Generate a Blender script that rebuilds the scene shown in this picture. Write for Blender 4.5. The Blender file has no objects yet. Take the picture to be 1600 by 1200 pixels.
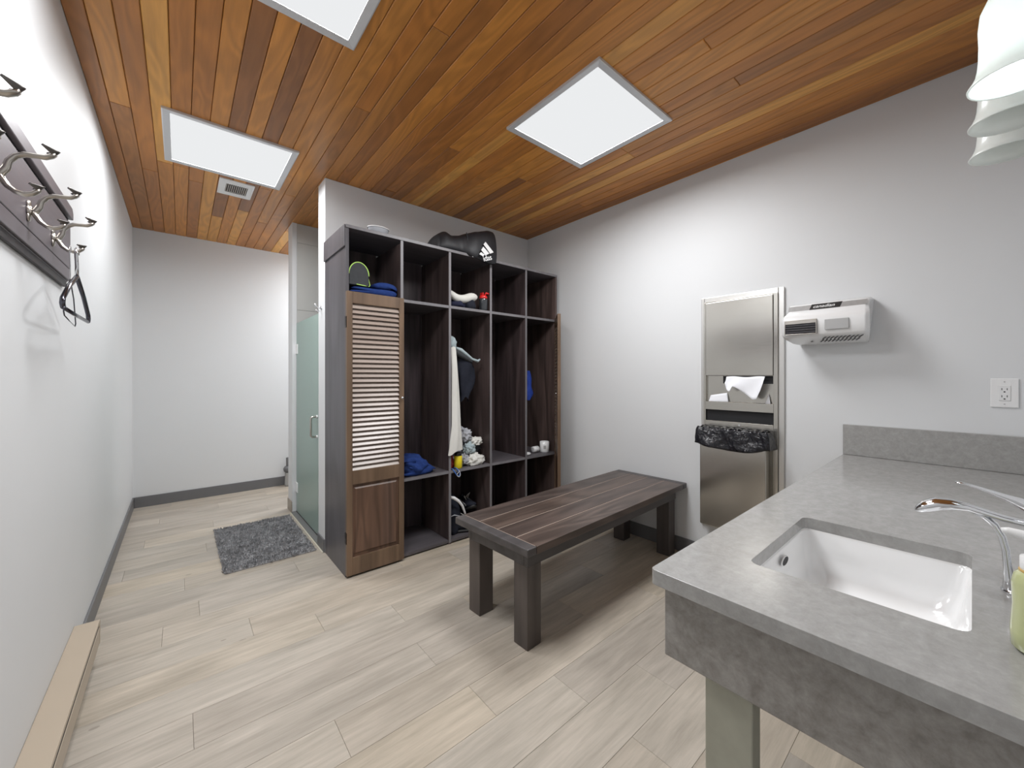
import bpy, bmesh, math, random
from mathutils import Vector, Matrix, noise
R = math.radians
S = bpy.context.scene
COL = S.collection

# ------------------------------------------------------------------ camera, world, exposure
H = 2.742          # ceiling height
XL, XR = -0.356, 2.82      # left / right wall
YN, YB = -0.145, 5.30      # wall behind the vanity / far wall
XP, YP, YPF = 0.806, 3.066, 3.243   # partition end and its two faces
YS, YSF = 4.157, 4.333     # shower far wall
cam_d = bpy.data.cameras.new('camera'); cam = bpy.data.objects.new('camera', cam_d); COL.objects.link(cam)
cam.location = (0, 0, 1.285); cam.rotation_euler = (R(90), 0, R(-40.293))
cam_d.sensor_fit = 'HORIZONTAL'; cam_d.sensor_width = 36; cam_d.lens = 36 * 611.23 / 1600
cam_d.shift_y = -11.34 / 1600; cam_d.clip_start = 0.01
S.camera = cam
S.view_settings.view_transform = 'Standard'; S.view_settings.look = 'None'
S.view_settings.gamma = 1; S.view_settings.use_curve_mapping = False
S.view_settings.exposure = 0.84
W = bpy.data.worlds.new('world'); S.world = W; W.use_nodes = True
W.node_tree.nodes['Background'].inputs[0].default_value = (0.9, 0.95, 1, 1)
W.node_tree.nodes['Background'].inputs[1].default_value = 0.3
PANEL = 17.0       # watts of each ceiling light panel
SPREAD = 172       # degrees, the prismatic diffusers throw little light sideways
GLOW = 0.48        # how bright the diffuser itself looks
BULB = 4.0

# ------------------------------------------------------------------ materials
def nt(name):
    m = bpy.data.materials.new(name); m.use_nodes = True
    n = m.node_tree.nodes; l = m.node_tree.links
    return m, n, l, n['Principled BSDF']
def node(n, t, **kw):
    x = n.new(t)
    for k, v in kw.items(): setattr(x, k, v)
    return x
def math_(n, l, op, a, b=None, c=None):
    x = n.new('ShaderNodeMath'); x.operation = op
    for i, v in enumerate((a, b, c)):
        if v is None: continue
        if isinstance(v, (int, float)): x.inputs[i].default_value = v
        else: l.new(v, x.inputs[i])
    return x.outputs[0]
def mixc(n, l, f, a, b, blend='MIX'):
    x = n.new('ShaderNodeMix'); x.data_type = 'RGBA'; x.blend_type = blend
    for i, v in ((0, f), (6, a), (7, b)):
        if isinstance(v, (int, float)): x.inputs[i].default_value = v
        elif isinstance(v, (tuple, list)): x.inputs[i].default_value = (*v[:3], 1)
        else: l.new(v, x.inputs[i])
    return x.outputs[2]
def ramp(n, l, f, stops):
    x = n.new('ShaderNodeValToRGB'); e = x.color_ramp.elements
    while len(e) > 1: e.remove(e[-1])
    for i, (p, c) in enumerate(stops):
        q = e[0] if i == 0 else e.new(p)
        q.position = p; q.color = (*c, 1)
    l.new(f, x.inputs[0]); return x.outputs[0]
def coords(n, l, scale, rand=False):
    tc = n.new('ShaderNodeTexCoord'); mp = n.new('ShaderNodeMapping'); mp.inputs['Scale'].default_value = scale
    if rand:
        oi = n.new('ShaderNodeObjectInfo'); v = math_(n, l, 'MULTIPLY', oi.outputs['Random'], 37.0)
        cb = n.new('ShaderNodeCombineXYZ'); [l.new(v, cb.inputs[i]) for i in range(3)]
        l.new(cb.outputs[0], mp.inputs['Location'])
    l.new(tc.outputs['Object'], mp.inputs[0]); return mp.outputs[0]
def noise_(n, l, vec, scale, detail=3, rough=.5, dist=0):
    x = n.new('ShaderNodeTexNoise'); l.new(vec, x.inputs['Vector'])
    x.inputs['Scale'].default_value = scale; x.inputs['Detail'].default_value = detail
    x.inputs['Roughness'].default_value = rough; x.inputs['Distortion'].default_value = dist
    return x.outputs['Fac']
def bump_(n, l, h, p, strength, dist=.002):
    b = n.new('ShaderNodeBump'); b.inputs['Strength'].default_value = strength; b.inputs['Distance'].default_value = dist
    l.new(h, b.inputs['Height']); l.new(b.outputs[0], p.inputs['Normal'])
def wood(name, axis, tones, grain_amt=.35, ring_amt=.3, rough=.5, fine=60, ring_freq=14, low=4.0, bump=.15, rand=True, coat=0, spec=.5):
    """axis = grain direction; tones = per-board colours chosen by the object's random value"""
    m, n, l, p = nt(name)
    sc = [1, 1, 1]; sc['xyz'.index(axis)] = .06
    vec = coords(n, l, sc, rand)
    f = noise_(n, l, vec, fine, 4, .6, .2)
    sc2 = [1, 1, 1]; sc2['xyz'.index(axis)] = .16
    vec2 = coords(n, l, sc2, rand)
    a = noise_(n, l, vec2, low, 2, .45, .6)
    rings = math_(n, l, 'SINE', math_(n, l, 'MULTIPLY', a, ring_freq * 6.28))
    rings = math_(n, l, 'MULTIPLY_ADD', rings, .5, .5)
    if rand:
        oi = n.new('ShaderNodeObjectInfo'); base = ramp(n, l, oi.outputs['Random'], [(i / max(1, len(tones) - 1), c) for i, c in enumerate(tones)])
    else:
        base = ramp(n, l, noise_(n, l, vec, 3, 3), [(.3 + .4 * i / max(1, len(tones) - 1), c) for i, c in enumerate(tones)])
    g = math_(n, l, 'MULTIPLY_ADD', f, grain_amt * 2, 1 - grain_amt)
    r_ = math_(n, l, 'MULTIPLY_ADD', rings, ring_amt, 1 - ring_amt * .6)
    k = math_(n, l, 'MULTIPLY', g, r_)
    cb = n.new('ShaderNodeCombineXYZ'); [l.new(k, cb.inputs[i]) for i in range(3)]
    c = mixc(n, l, 1.0, base, cb.outputs[0], 'MULTIPLY')
    l.new(c, p.inputs['Base Color']); p.inputs['Roughness'].default_value = rough
    p.inputs['Specular IOR Level'].default_value = spec
    p.inputs['Coat Weight'].default_value = coat; p.inputs['Coat Roughness'].default_value = .25
    if bump: bump_(n, l, f, p, bump, .001)
    return m
def plain(name, col, rough=.5, metal=0, spot=.06, scale=8, bump=0, bscale=60, emit=0, coat=0, spec=.5, aniso=0):
    m, n, l, p = nt(name)
    vec = coords(n, l, (1, 1, 1)); f = noise_(n, l, vec, scale, 3)
    c = mixc(n, l, f, [v * (1 - spot) for v in col], [min(1, v * (1 + spot)) for v in col])
    l.new(c, p.inputs['Base Color']); p.inputs['Roughness'].default_value = rough; p.inputs['Metallic'].default_value = metal
    p.inputs['Coat Weight'].default_value = coat; p.inputs['Specular IOR Level'].default_value = spec
    if bump: bump_(n, l, noise_(n, l, vec, bscale, 3), p, bump)
    if emit:
        p.inputs['Emission Color'].default_value = (*col, 1); p.inputs['Emission Strength'].default_value = emit
    return m
M = {}
M['wall'] = plain('wall_paint', (.69, .70, .71), .5, spot=.015, scale=3, bump=.03, bscale=160, spec=.35)
M['cedar'] = wood('cedar_plank', 'y', [(.43, .165, .034), (.58, .245, .048), (.30, .115, .030), (.51, .20, .038), (.70, .35, .08), (.45, .175, .034), (.27, .107, .032), (.62, .265, .050), (.47, .185, .036)],
                  .22, .20, .40, fine=55, ring_freq=9, low=6.0, bump=.08)
M['cedar_base'] = plain('ceiling_backing', (.06, .03, .012), .9)
M['floor_base'] = plain('floor_underlay', (.16, .14, .12), .9)
def floor_mat():
    m, n, l, p = nt('vinyl_floor_plank')
    vec = coords(n, l, (.07, 1, 1), True); f = noise_(n, l, vec, 48, 5, .7, .25)
    vb = coords(n, l, (.22, 1, 1), True); b = noise_(n, l, vb, 9, 3, .5, .6)
    oi = n.new('ShaderNodeObjectInfo')
    base = ramp(n, l, oi.outputs['Random'], [(0, (.435, .376, .305)), (.3, (.445, .402, .345)), (.55, (.395, .352, .302)), (.8, (.465, .403, .322)), (1, (.42, .38, .332))])
    k = math_(n, l, 'MULTIPLY', math_(n, l, 'MULTIPLY_ADD', f, .75, .62), math_(n, l, 'MULTIPLY_ADD', b, .75, .62))
    cb = n.new('ShaderNodeCombineXYZ'); l.new(math_(n, l, 'MULTIPLY', k, 1.0), cb.inputs[0]); l.new(k, cb.inputs[1]); l.new(math_(n, l, 'MULTIPLY_ADD', k, 1.05, -.05), cb.inputs[2])
    c = mixc(n, l, 1.0, base, cb.outputs[0], 'MULTIPLY')
    vk = coords(n, l, (.45, 1, 1), True)
    vo = n.new('ShaderNodeTexVoronoi'); l.new(vk, vo.inputs['Vector']); vo.inputs['Scale'].default_value = 4.5
    kn = math_(n, l, 'LESS_THAN', vo.outputs['Distance'], .035)
    kn = math_(n, l, 'MULTIPLY', kn, math_(n, l, 'GREATER_THAN', noise_(n, l, vk, 2.2, 1), .5))
    c = mixc(n, l, math_(n, l, 'MULTIPLY', kn, .5), c, (.2, .17, .14))
    l.new(c, p.inputs['Base Color']); p.inputs['Roughness'].default_value = .36; p.inputs['Specular IOR Level'].default_value = .4
    bump_(n, l, f, p, .08, .001)
    return m
M['floor'] = floor_mat()
M['stain'] = wood('dark_stained_wood', 'z', [(.058, .041, .043), (.080, .058, .055), (.048, .039, .046), (.090, .062, .055)], .9, .55, .36, fine=30, ring_freq=5, low=3, bump=.1)
M['stain_grey'] = wood('grey_black_stained_wood', 'z', [(.074, .070, .080), (.092, .087, .096)], .35, .25, .4, fine=34, ring_freq=5, low=3, bump=.08, rand=False)
M['stain_x'] = wood('dark_stained_wood_across', 'x', [(.080, .072, .080), (.108, .098, .105)], .35, .2, .42, fine=34, ring_freq=5, low=3, bump=.08, rand=False)
M['door_frame'] = wood('brown_stained_wood', 'z', [(.125, .080, .050), (.18, .115, .072)], .3, .3, .4, fine=40, ring_freq=5, low=4, bump=.1, rand=False)
M['slat'] = wood('brown_slat_painted_sheen', 'x', [(.30, .235, .20), (.36, .295, .255), (.33, .26, .225)], .15, .08, .32, fine=30, ring_freq=2, low=3, bump=0, coat=.25)  # brown made paler: the ceiling light's highlights are painted into the slats
M['door_panel'] = wood('brown_dark_panel', 'z', [(.058, .036, .029), (.125, .070, .045), (.072, .048, .041)], .4, .4, .42, fine=26, ring_freq=6, low=6, bump=.1, rand=False)
M['bench'] = wood('bench_brown_stain', 'x', [(.090, .062, .050), (.064, .050, .046), (.104, .070, .053), (.078, .058, .052)], .55, .5, .36, fine=34, ring_freq=6, low=5, bump=.12)
M['bench_edge'] = wood('bench_grey_stain', 'x', [(.062, .056, .057), (.088, .079, .076)], .3, .3, .45, fine=34, ring_freq=6, low=4, bump=.1, rand=False)
M['bench_leg'] = wood('bench_leg_stain', 'z', [(.068, .057, .054), (.084, .068, .060), (.064, .057, .058)], .3, .3, .45, fine=34, ring_freq=5, low=4, bump=.1)
M['groove'] = plain('worn_pale_seam', (.42, .33, .27), .6)
M['rack_wood'] = wood('rack_violet_stain', 'y', [(.115, .098, .112), (.15, .132, .145)], .25, .2, .4, fine=34, ring_freq=4, low=3, bump=.08, rand=False)
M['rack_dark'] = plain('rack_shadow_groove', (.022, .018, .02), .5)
def quartz():
    m, n, l, p = nt('grey_quartz')
    vec = coords(n, l, (1, 1, 1))
    a = noise_(n, l, vec, 34, 6, .65, .5); b = noise_(n, l, vec, 110, 5, .7, .4)
    vs = coords(n, l, (.35, 1, 1)); s = noise_(n, l, vs, 38, 4, .65, .6)
    k = math_(n, l, 'ADD', math_(n, l, 'MULTIPLY', a, .5), math_(n, l, 'ADD', math_(n, l, 'MULTIPLY', b, .25), math_(n, l, 'MULTIPLY', s, .25)))
    c = ramp(n, l, k, [(.36, (.285, .28, .27)), (.5, (.335, .33, .32)), (.64, (.39, .385, .375))])
    l.new(c, p.inputs['Base Color']); p.inputs['Roughness'].default_value = .16; p.inputs['Specular IOR Level'].default_value = .5
    return m
M['quartz'] = quartz()
def apron():
    m, n, l, p = nt('grey_brown_laminate')
    vec = coords(n, l, (1, 1, 1))
    a = noise_(n, l, vec, 24, 6, .65, .5); b = noise_(n, l, vec, 60, 5, .7)
    k = math_(n, l, 'ADD', math_(n, l, 'MULTIPLY', a, .65), math_(n, l, 'MULTIPLY', b, .35))
    c = ramp(n, l, k, [(.38, (.20, .185, .17)), (.5, (.265, .25, .232)), (.64, (.34, .325, .305))])
    l.new(c, p.inputs['Base Color']); p.inputs['Roughness'].default_value = .4
    return m
M['apron'] = apron()
M['cream'] = plain('cream_painted_post', (.36, .355, .29), .5, spot=.2, scale=18)
M['ceramic'] = plain('white_ceramic', (.86, .86, .86), .12, spot=.01, coat=.5)
M['chrome'] = plain('chrome', (.72, .73, .75), .08, 1, spot=.02)
M['nickel'] = plain('brushed_nickel', (.52, .49, .45), .28, 1, spot=.05)
M['tip_metal'] = plain('nickel_dark_reflection', (.20, .19, .18), .3, 1)  # nickel darkened to paint in the ceiling's reflection on the hook tips
M['dark_metal'] = plain('dark_bronze_metal', (.05, .04, .035), .35, 1)
def steel():
    m, n, l, p = nt('brushed_steel')
    vec = coords(n, l, (1, .04, 1)); f = noise_(n, l, vec, 160, 3, .6)
    p.inputs['Anisotropic'].default_value = .5
    v2 = coords(n, l, (1, 1, 1)); g = noise_(n, l, v2, 4, 3, .5, .5)
    c = mixc(n, l, g, (.50, .48, .44), (.62, .60, .56))
    l.new(c, p.inputs['Base Color']); p.inputs['Metallic'].default_value = 1
    l.new(math_(n, l, 'MULTIPLY_ADD', f, .08, .18), p.inputs['Roughness'])
    return m
M['steel'] = steel()
M['steel_frame'] = plain('satin_steel_frame', (.68, .67, .65), .3, .85, spot=.02)
M['dark'] = plain('dark_recess', (.012, .012, .014), .6)
M['black_plastic'] = plain('black_plastic', (.02, .02, .022), .35)
def bag_mat():
    m, n, l, p = nt('black_bin_liner')
    vec = coords(n, l, (1, 1, 1))
    p.inputs['Base Color'].default_value = (.012, .012, .016, 1); p.inputs['Roughness'].default_value = .2
    h = noise_(n, l, vec, 26, 3, .5, 1.2); bump_(n, l, h, p, .9, .012)
    return m
M['liner'] = bag_mat()
M['white_enamel'] = plain('white_enamel', (.78, .78, .78), .25, spot=.01, coat=.4)
M['white_plastic'] = plain('white_plastic', (.80, .80, .80), .4, spot=.01)
M['grey_plate'] = plain('grey_label_plate', (.42, .42, .42), .45, spot=.05)
M['grey_band'] = plain('silver_label_band', (.40, .40, .40), .4, .3, spot=.15, scale=60)
M['black_ink'] = plain('black_print', (.012, .012, .012), .5)
M['white_ink'] = plain('white_print', (.85, .85, .85), .5)
M['paper'] = plain('white_paper_towel', (.84, .85, .89), .8, spot=.01, bump=.1)
M['trim_grey'] = plain('dark_grey_baseboard', (.145, .145, .15), .45, spot=.04)
M['trim_tan'] = plain('tan_tile_base', (.34, .30, .25), .5, spot=.08)
M['heater'] = plain('beige_painted_metal', (.42, .35, .27), .38, spot=.02)
M['panel_frame'] = plain('light_panel_frame', (.62, .63, .65), .4, .3, spot=.02)
M['tile'] = plain('shower_tile', (.52, .52, .50), .2, spot=.03)
M['grout'] = plain('tile_grout', (.35, .35, .34), .8)
M['sill'] = plain('grey_stone_sill', (.17, .17, .17), .4, spot=.1, scale=20)
M['caulk'] = plain('cream_caulk', (.6, .57, .48), .6)
M['rubber'] = plain('black_rubber', (.015, .015, .015), .6)
M['navy'] = plain('navy_fleece', (.017, .04, .16), .95, spot=.35, scale=60, bump=.8, bscale=260, spec=.2)
M['dark_navy'] = plain('dark_navy_cloth', (.02, .022, .045), .9, spot=.3, scale=30, bump=.4, bscale=120, spec=.2)
M['black_cloth'] = plain('black_nylon', (.013, .013, .016), .5, spot=.3, scale=20, bump=.25, bscale=90, spec=.4)
M['black_fabric'] = plain('black_soft_fabric', (.018, .020, .030), .85, spot=.3, scale=30, bump=.4, bscale=140, spec=.2)
M['charcoal'] = plain('charcoal_fabric', (.035, .038, .042), .8, spot=.2, scale=40, bump=.4, bscale=220)
M['lime'] = plain('lime_piping', (.45, .72, .16), .5)
M['white_cloth'] = plain('white_cotton', (.66, .65, .61), .9, spot=.05, scale=20, bump=.3, bscale=150, spec=.2)
M['grey_cloth'] = plain('light_grey_cotton', (.42, .43, .46), .9, spot=.15, scale=20, bump=.4, bscale=120, spec=.2)
M['pale_blue_cloth'] = plain('pale_blue_cloth', (.36, .43, .45), .9, spot=.1, scale=20, bump=.4, bscale=120)
M['red_plastic'] = plain('red_plastic', (.62, .02, .02), .3)
M['red_cloth'] = plain('red_cloth', (.42, .04, .03), .8)
M['smoke_plastic'] = plain('smoky_plastic', (.035, .04, .045), .12, spot=.1, coat=.4)
M['yellow'] = plain('yellow_label', (.82, .66, .02), .4)
M['blue_strap'] = plain('blue_strap', (.05, .14, .42), .5)
M['royal'] = plain('royal_blue_cloth', (.012, .045, .30), .8, spot=.3, scale=30, bump=.4, bscale=120)
M['clear_plastic'] = plain('translucent_white_plastic', (.6, .62, .66), .2, coat=.3)
def frosted():
    m, n, l, p = nt('frosted_green_glass')
    out = n['Material Output']
    d = n.new('ShaderNodeBsdfDiffuse'); d.inputs[0].default_value = (.46, .60, .54, 1)
    t = n.new('ShaderNodeBsdfTranslucent'); t.inputs[0].default_value = (.62, .80, .73, 1)
    vec = coords(n, l, (1, 1, 1)); f = noise_(n, l, vec, 2, 2)
    g = n.new('ShaderNodeBsdfGlossy'); g.inputs['Roughness'].default_value = .35; g.inputs[0].default_value = (.8, .85, .85, 1)
    a = n.new('ShaderNodeMixShader'); l.new(math_(n, l, 'MULTIPLY_ADD', f, .1, .4), a.inputs[0]); l.new(d.outputs[0], a.inputs[1]); l.new(t.outputs[0], a.inputs[2])
    fr = n.new('ShaderNodeFresnel'); b = n.new('ShaderNodeMixShader'); l.new(fr.outputs[0], b.inputs[0]); l.new(a.outputs[0], b.inputs[1]); l.new(g.outputs[0], b.inputs[2])
    l.new(b.outputs[0], out.inputs[0]); return m
M['frosted'] = frosted()
def milk(name, emit):
    m, n, l, p = nt(name); out = n['Material Output']
    vec = coords(n, l, (1, 1, 1)); f = noise_(n, l, vec, 5, 2)
    c = mixc(n, l, f, (.90, .93, .90), (.93, .95, .93)); l.new(c, p.inputs['Base Color'])
    p.inputs['Roughness'].default_value = .25
    if emit: p.inputs['Emission Color'].default_value = (.82, .95, .92, 1); p.inputs['Emission Strength'].default_value = emit
    t = n.new('ShaderNodeBsdfTranslucent'); l.new(c, t.inputs[0]); x = n.new('ShaderNodeMixShader'); x.inputs[0].default_value = .35
    l.new(p.outputs[0], x.inputs[1]); l.new(t.outputs[0], x.inputs[2]); l.new(x.outputs[0], out.inputs[0])
    return m
M['milk_glass'] = milk('white_glass_shade', 0)
M['milk_lit'] = milk('lit_white_glass_shade', .06)
def soap_mat():
    m, n, l, p = nt('green_liquid_soap')
    vec = coords(n, l, (1, 1, 1)); f = noise_(n, l, vec, 6, 2)
    c = mixc(n, l, f, (.46, .50, .24), (.56, .58, .34)); l.new(c, p.inputs['Base Color'])
    p.inputs['Roughness'].default_value = .12; p.inputs['Coat Weight'].default_value = .6
    return m
M['soap'] = soap_mat()
def emis(name, col, s):
    m, n, l, p = nt(name); e = n.new('ShaderNodeEmission'); e.inputs[0].default_value = (*col, 1); e.inputs[1].default_value = s
    l.new(e.outputs[0], n['Material Output'].inputs[0]); return m
M['panel_glow'] = emis('light_panel_diffuser', (.97, .985, 1), GLOW)
M['bulb'] = emis('bulb_glow', (.86, .95, 1), BULB)
M['bulb_off'] = plain('unlit_bulb', (.55, .57, .57), .2)
M['rug'] = plain('grey_shag', (.35, .35, .36), .95, spot=.75, scale=22, spec=.1)

# ------------------------------------------------------------------ mesh helpers
class MB:
    def __init__(s): s.b = bmesh.new()
    def box(s, x0, x1, y0, y1, z0, z1, rot=None):
        vs = [s.b.verts.new(v) for v in ((x0,y0,z0),(x1,y0,z0),(x1,y1,z0),(x0,y1,z0),(x0,y0,z1),(x1,y0,z1),(x1,y1,z1),(x0,y1,z1))]
        for f in ((3,2,1,0),(4,5,6,7),(0,1,5,4),(1,2,6,5),(2,3,7,6),(3,0,4,7)): s.b.faces.new([vs[i] for i in f])
        if rot: # (angle, axis, centre)
            bmesh.ops.rotate(s.b, verts=vs, cent=Vector(rot[2]), matrix=Matrix.Rotation(rot[0], 3, rot[1]))
        return s
    def prism(s, pts, a, b, axis='y'):
        """polygon pts (u,v) swept from a to b along axis; u,v are the other two axes in order"""
        def P(u, v, w): return {'x': (w, u, v), 'y': (u, w, v), 'z': (u, v, w)}[axis]
        A = [s.b.verts.new(P(u, v, a)) for u, v in pts]; B = [s.b.verts.new(P(u, v, b)) for u, v in pts]
        s.b.faces.new(A); s.b.faces.new(B[::-1])
        for i in range(len(pts)): s.b.faces.new((A[i], B[i], B[(i+1) % len(pts)], A[(i+1) % len(pts)]))
        return s
    def rings(s, rings, cap=True, closed=True):
        L = [[s.b.verts.new(p) for p in r] for r in rings]
        n = len(L[0])
        for i in range(len(L) - 1):
            for j in range(n if closed else n - 1):
                s.b.faces.new((L[i][j], L[i][(j+1) % n], L[i+1][(j+1) % n], L[i+1][j]))
        if cap and closed:
            s.b.faces.new(L[0][::-1]); s.b.faces.new(L[-1])
        return s
    def tube(s, pts, r, n=10, cap=True, sq=1.0):
        pts = [Vector(p) for p in pts]; rs = r if isinstance(r, (list, tuple)) else [r] * len(pts)
        R_ = []; prev = None
        for i, p in enumerate(pts):
            t = (pts[min(i+1, len(pts)-1)] - pts[max(i-1, 0)]).normalized()
            if prev is None:
                a = Vector((0, 0, 1)) if abs(t.z) < .9 else Vector((1, 0, 0)); u = t.cross(a).normalized()
            else: u = (prev - t * prev.dot(t)).normalized()
            prev = u; v = t.cross(u)
            R_.append([p + (u * math.cos(2*math.pi*k/n) * sq + v * math.sin(2*math.pi*k/n)) * rs[i] for k in range(n)])
        return s.rings(R_, cap)
    def lathe(s, prof, c=(0,0,0), n=24, axis='z', cap=True, sx=1, sy=1):
        R_ = []
        for r, h in prof:
            ring = []
            for k in range(n):
                a = 2*math.pi*k/n; x, y = r*math.cos(a)*sx, r*math.sin(a)*sy
                q = {'z': (x, y, h), 'x': (h, x, y), 'y': (x, h, y)}[axis]
                ring.append((c[0]+q[0], c[1]+q[1], c[2]+q[2]))
            R_.append(ring)
        return s.rings(R_, cap)
    def grid(s, fn, nu, nv, closed_u=False):
        G = [[s.b.verts.new(fn(i / nu, j / nv)) for i in range(nu if closed_u else nu + 1)] for j in range(nv + 1)]
        m = len(G[0])
        for j in range(nv):
            for i in range(m if closed_u else m - 1):
                s.b.faces.new((G[j][i], G[j][(i+1) % m], G[j+1][(i+1) % m], G[j+1][i]))
        return s
    def poly(s, pts):
        s.b.faces.new([s.b.verts.new(p) for p in pts]); return s
    def build(s, name, mat, parent=None, off=None, smooth=False, bevel=0, seg=2, thick=0, angle=35, subd=0):
        """points are world coordinates unless the parent was made with local=True"""
        if off is None and parent is not None and not parent.get('_local'): off = Vector(parent['_at'])
        if parent is None and off is None: off = Vector((0, 0, 0))
        if off is not None and Vector(off).length > 0:
            bmesh.ops.translate(s.b, verts=s.b.verts, vec=-Vector(off))
        bmesh.ops.recalc_face_normals(s.b, faces=s.b.faces)
        me = bpy.data.meshes.new(name); s.b.to_mesh(me); s.b.free()
        me.materials.append(M[mat] if isinstance(mat, str) else mat)
        if smooth: me.polygons.foreach_set('use_smooth', [True] * len(me.polygons))
        o = bpy.data.objects.new(name, me); COL.objects.link(o)
        if parent is not None: o.parent = parent
        elif off is not None: o.location = off
        if parent is not None:
            o['_at'] = parent['_at'] if off is None or not parent.get('_local') else (0, 0, 0)
            if parent.get('_local'): o['_local'] = 1
        else: o['_at'] = tuple(off) if off is not None else (0, 0, 0)
        if bevel:
            md = o.modifiers.new('bevel', 'BEVEL'); md.width = bevel; md.segments = seg; md.limit_method = 'ANGLE'; md.angle_limit = R(angle)
            md.harden_normals = False
        if thick:
            md = o.modifiers.new('thickness', 'SOLIDIFY'); md.thickness = thick; md.offset = 0
        if subd:
            md = o.modifiers.new('smooth', 'SUBSURF'); md.levels = subd; md.render_levels = subd
        if (smooth and bevel): 
            try: me.set_sharp_from_angle(angle=R(40))
            except Exception: pass
        return o
def thing(name, at, label, cat, group=None, rz=0, local=False):
    o = bpy.data.objects.new(name, None); COL.objects.link(o); o.location = at; o.rotation_euler = (0, 0, rz)
    o.empty_display_size = .05
    o['label'] = label; o['category'] = cat
    if group: o['group'] = group
    o['_at'] = tuple(at)
    if local: o['_local'] = 1
    return o
def tag(o, label, cat, group=None):
    o['label'] = label; o['category'] = cat
    if group: o['group'] = group
    return o
def struct(o): o['kind'] = 'structure'; return o
def move_origin(o, c):
    c = Vector(c); o.data.transform(Matrix.Translation(-c)); o.location = Vector(o.location) + c; return o
def rounded(x0, x1, y0, y1, r, n=6):
    pts = []
    for cx, cy, a0 in ((x1-r, y1-r, 0), (x0+r, y1-r, 90), (x0+r, y0+r, 180), (x1-r, y0+r, 270)):
        for k in range(n + 1):
            a = R(a0 + 90*k/n); pts.append((cx + r*math.cos(a), cy + r*math.sin(a)))
    return pts
def lump(mb, c, size, seed=0, amp=.18, freq=2.2, sub=3, flat=-.6, rot=0):
    b = bmesh.new(); bmesh.ops.create_icosphere(b, subdivisions=sub, radius=1)
    vs = {}
    for v in b.verts:
        p = v.co.copy(); d = noise.noise(p * freq + Vector((seed * 7.3, seed * 3.1, seed))) * amp + noise.noise(p * freq * 2.7 + Vector((seed, 9, seed * 2))) * amp * .5
        q = p * (1 + d)
        if q.z < flat: q.z = flat + (q.z - flat) * .15
        q = Vector((q.x * size[0], q.y * size[1], (q.z - flat) * size[2]))
        q = Matrix.Rotation(rot, 3, 'Z') @ q
        vs[v.index] = mb.b.verts.new(q + Vector(c))
    for f in b.faces: mb.b.faces.new([vs[v.index] for v in f.verts])
    b.free(); return mb
def text_obj(name, s, size, mat, parent, mtx, extrude=.0006, shear=0, spacing=1.0, local=None):
    cu = bpy.data.curves.new('t', 'FONT'); cu.body = s; cu.size = size; cu.extrude = extrude; cu.shear = shear; cu.space_character = spacing; cu.offset = size * .006
    t = bpy.data.objects.new('t', cu); COL.objects.link(t)
    me = bpy.data.meshes.new_from_object(t.evaluated_get(bpy.context.evaluated_depsgraph_get()))
    bpy.data.objects.remove(t); bpy.data.curves.remove(cu)
    me.name = name; me.transform(mtx)
    if not parent.get('_local'): me.transform(Matrix.Translation(-Vector(parent['_at'])))
    me.materials.clear(); me.materials.append(M[mat])
    o = bpy.data.objects.new(name, me); COL.objects.link(o); o.parent = parent
    return o

# ------------------------------------------------------------------ room shell
T = .12
struct(MB().box(XL - T, XL, YN - T, YB + T, -.03, H + .06).build('wall_left', 'wall'))
struct(MB().box(XL, XR, YB, YB + T, -.03, H + .06).build('wall_back', 'wall'))
struct(MB().box(XR, XR + T, YN - T, YB + T, -.03, H + .06).build('wall_right', 'wall'))
struct(MB().box(XL, XR, YN - T, YN, -.03, H + .06).build('wall_front', 'wall'))
struct(MB().box(XP, XR, YP, YPF, 0, H).build('wall_partition', 'wall', bevel=.004))
shw = struct(MB().box(XP, XR, YS + .008, YSF, 0, H).build('wall_shower', 'wall'))
# large grey tiles on the camera side of the shower wall
zs = [0.0, .626, 1.285, 1.92, 2.56, H]; 
for r_ in range(5):
    for c_ in range(4):
        x0 = XP + .04 + c_ * .5; x1 = min(x0 + .498, XR)
        b = MB().box(x0, x1, YS, YS + .009, zs[r_] + .001, zs[r_+1] - .001)
        o = b.build('tile', 'tile', shw, bevel=.001)
MB().box(XP, XP + .038, YS, YS + .008, .001, H).build('tile_edge', 'wall', shw)

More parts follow.
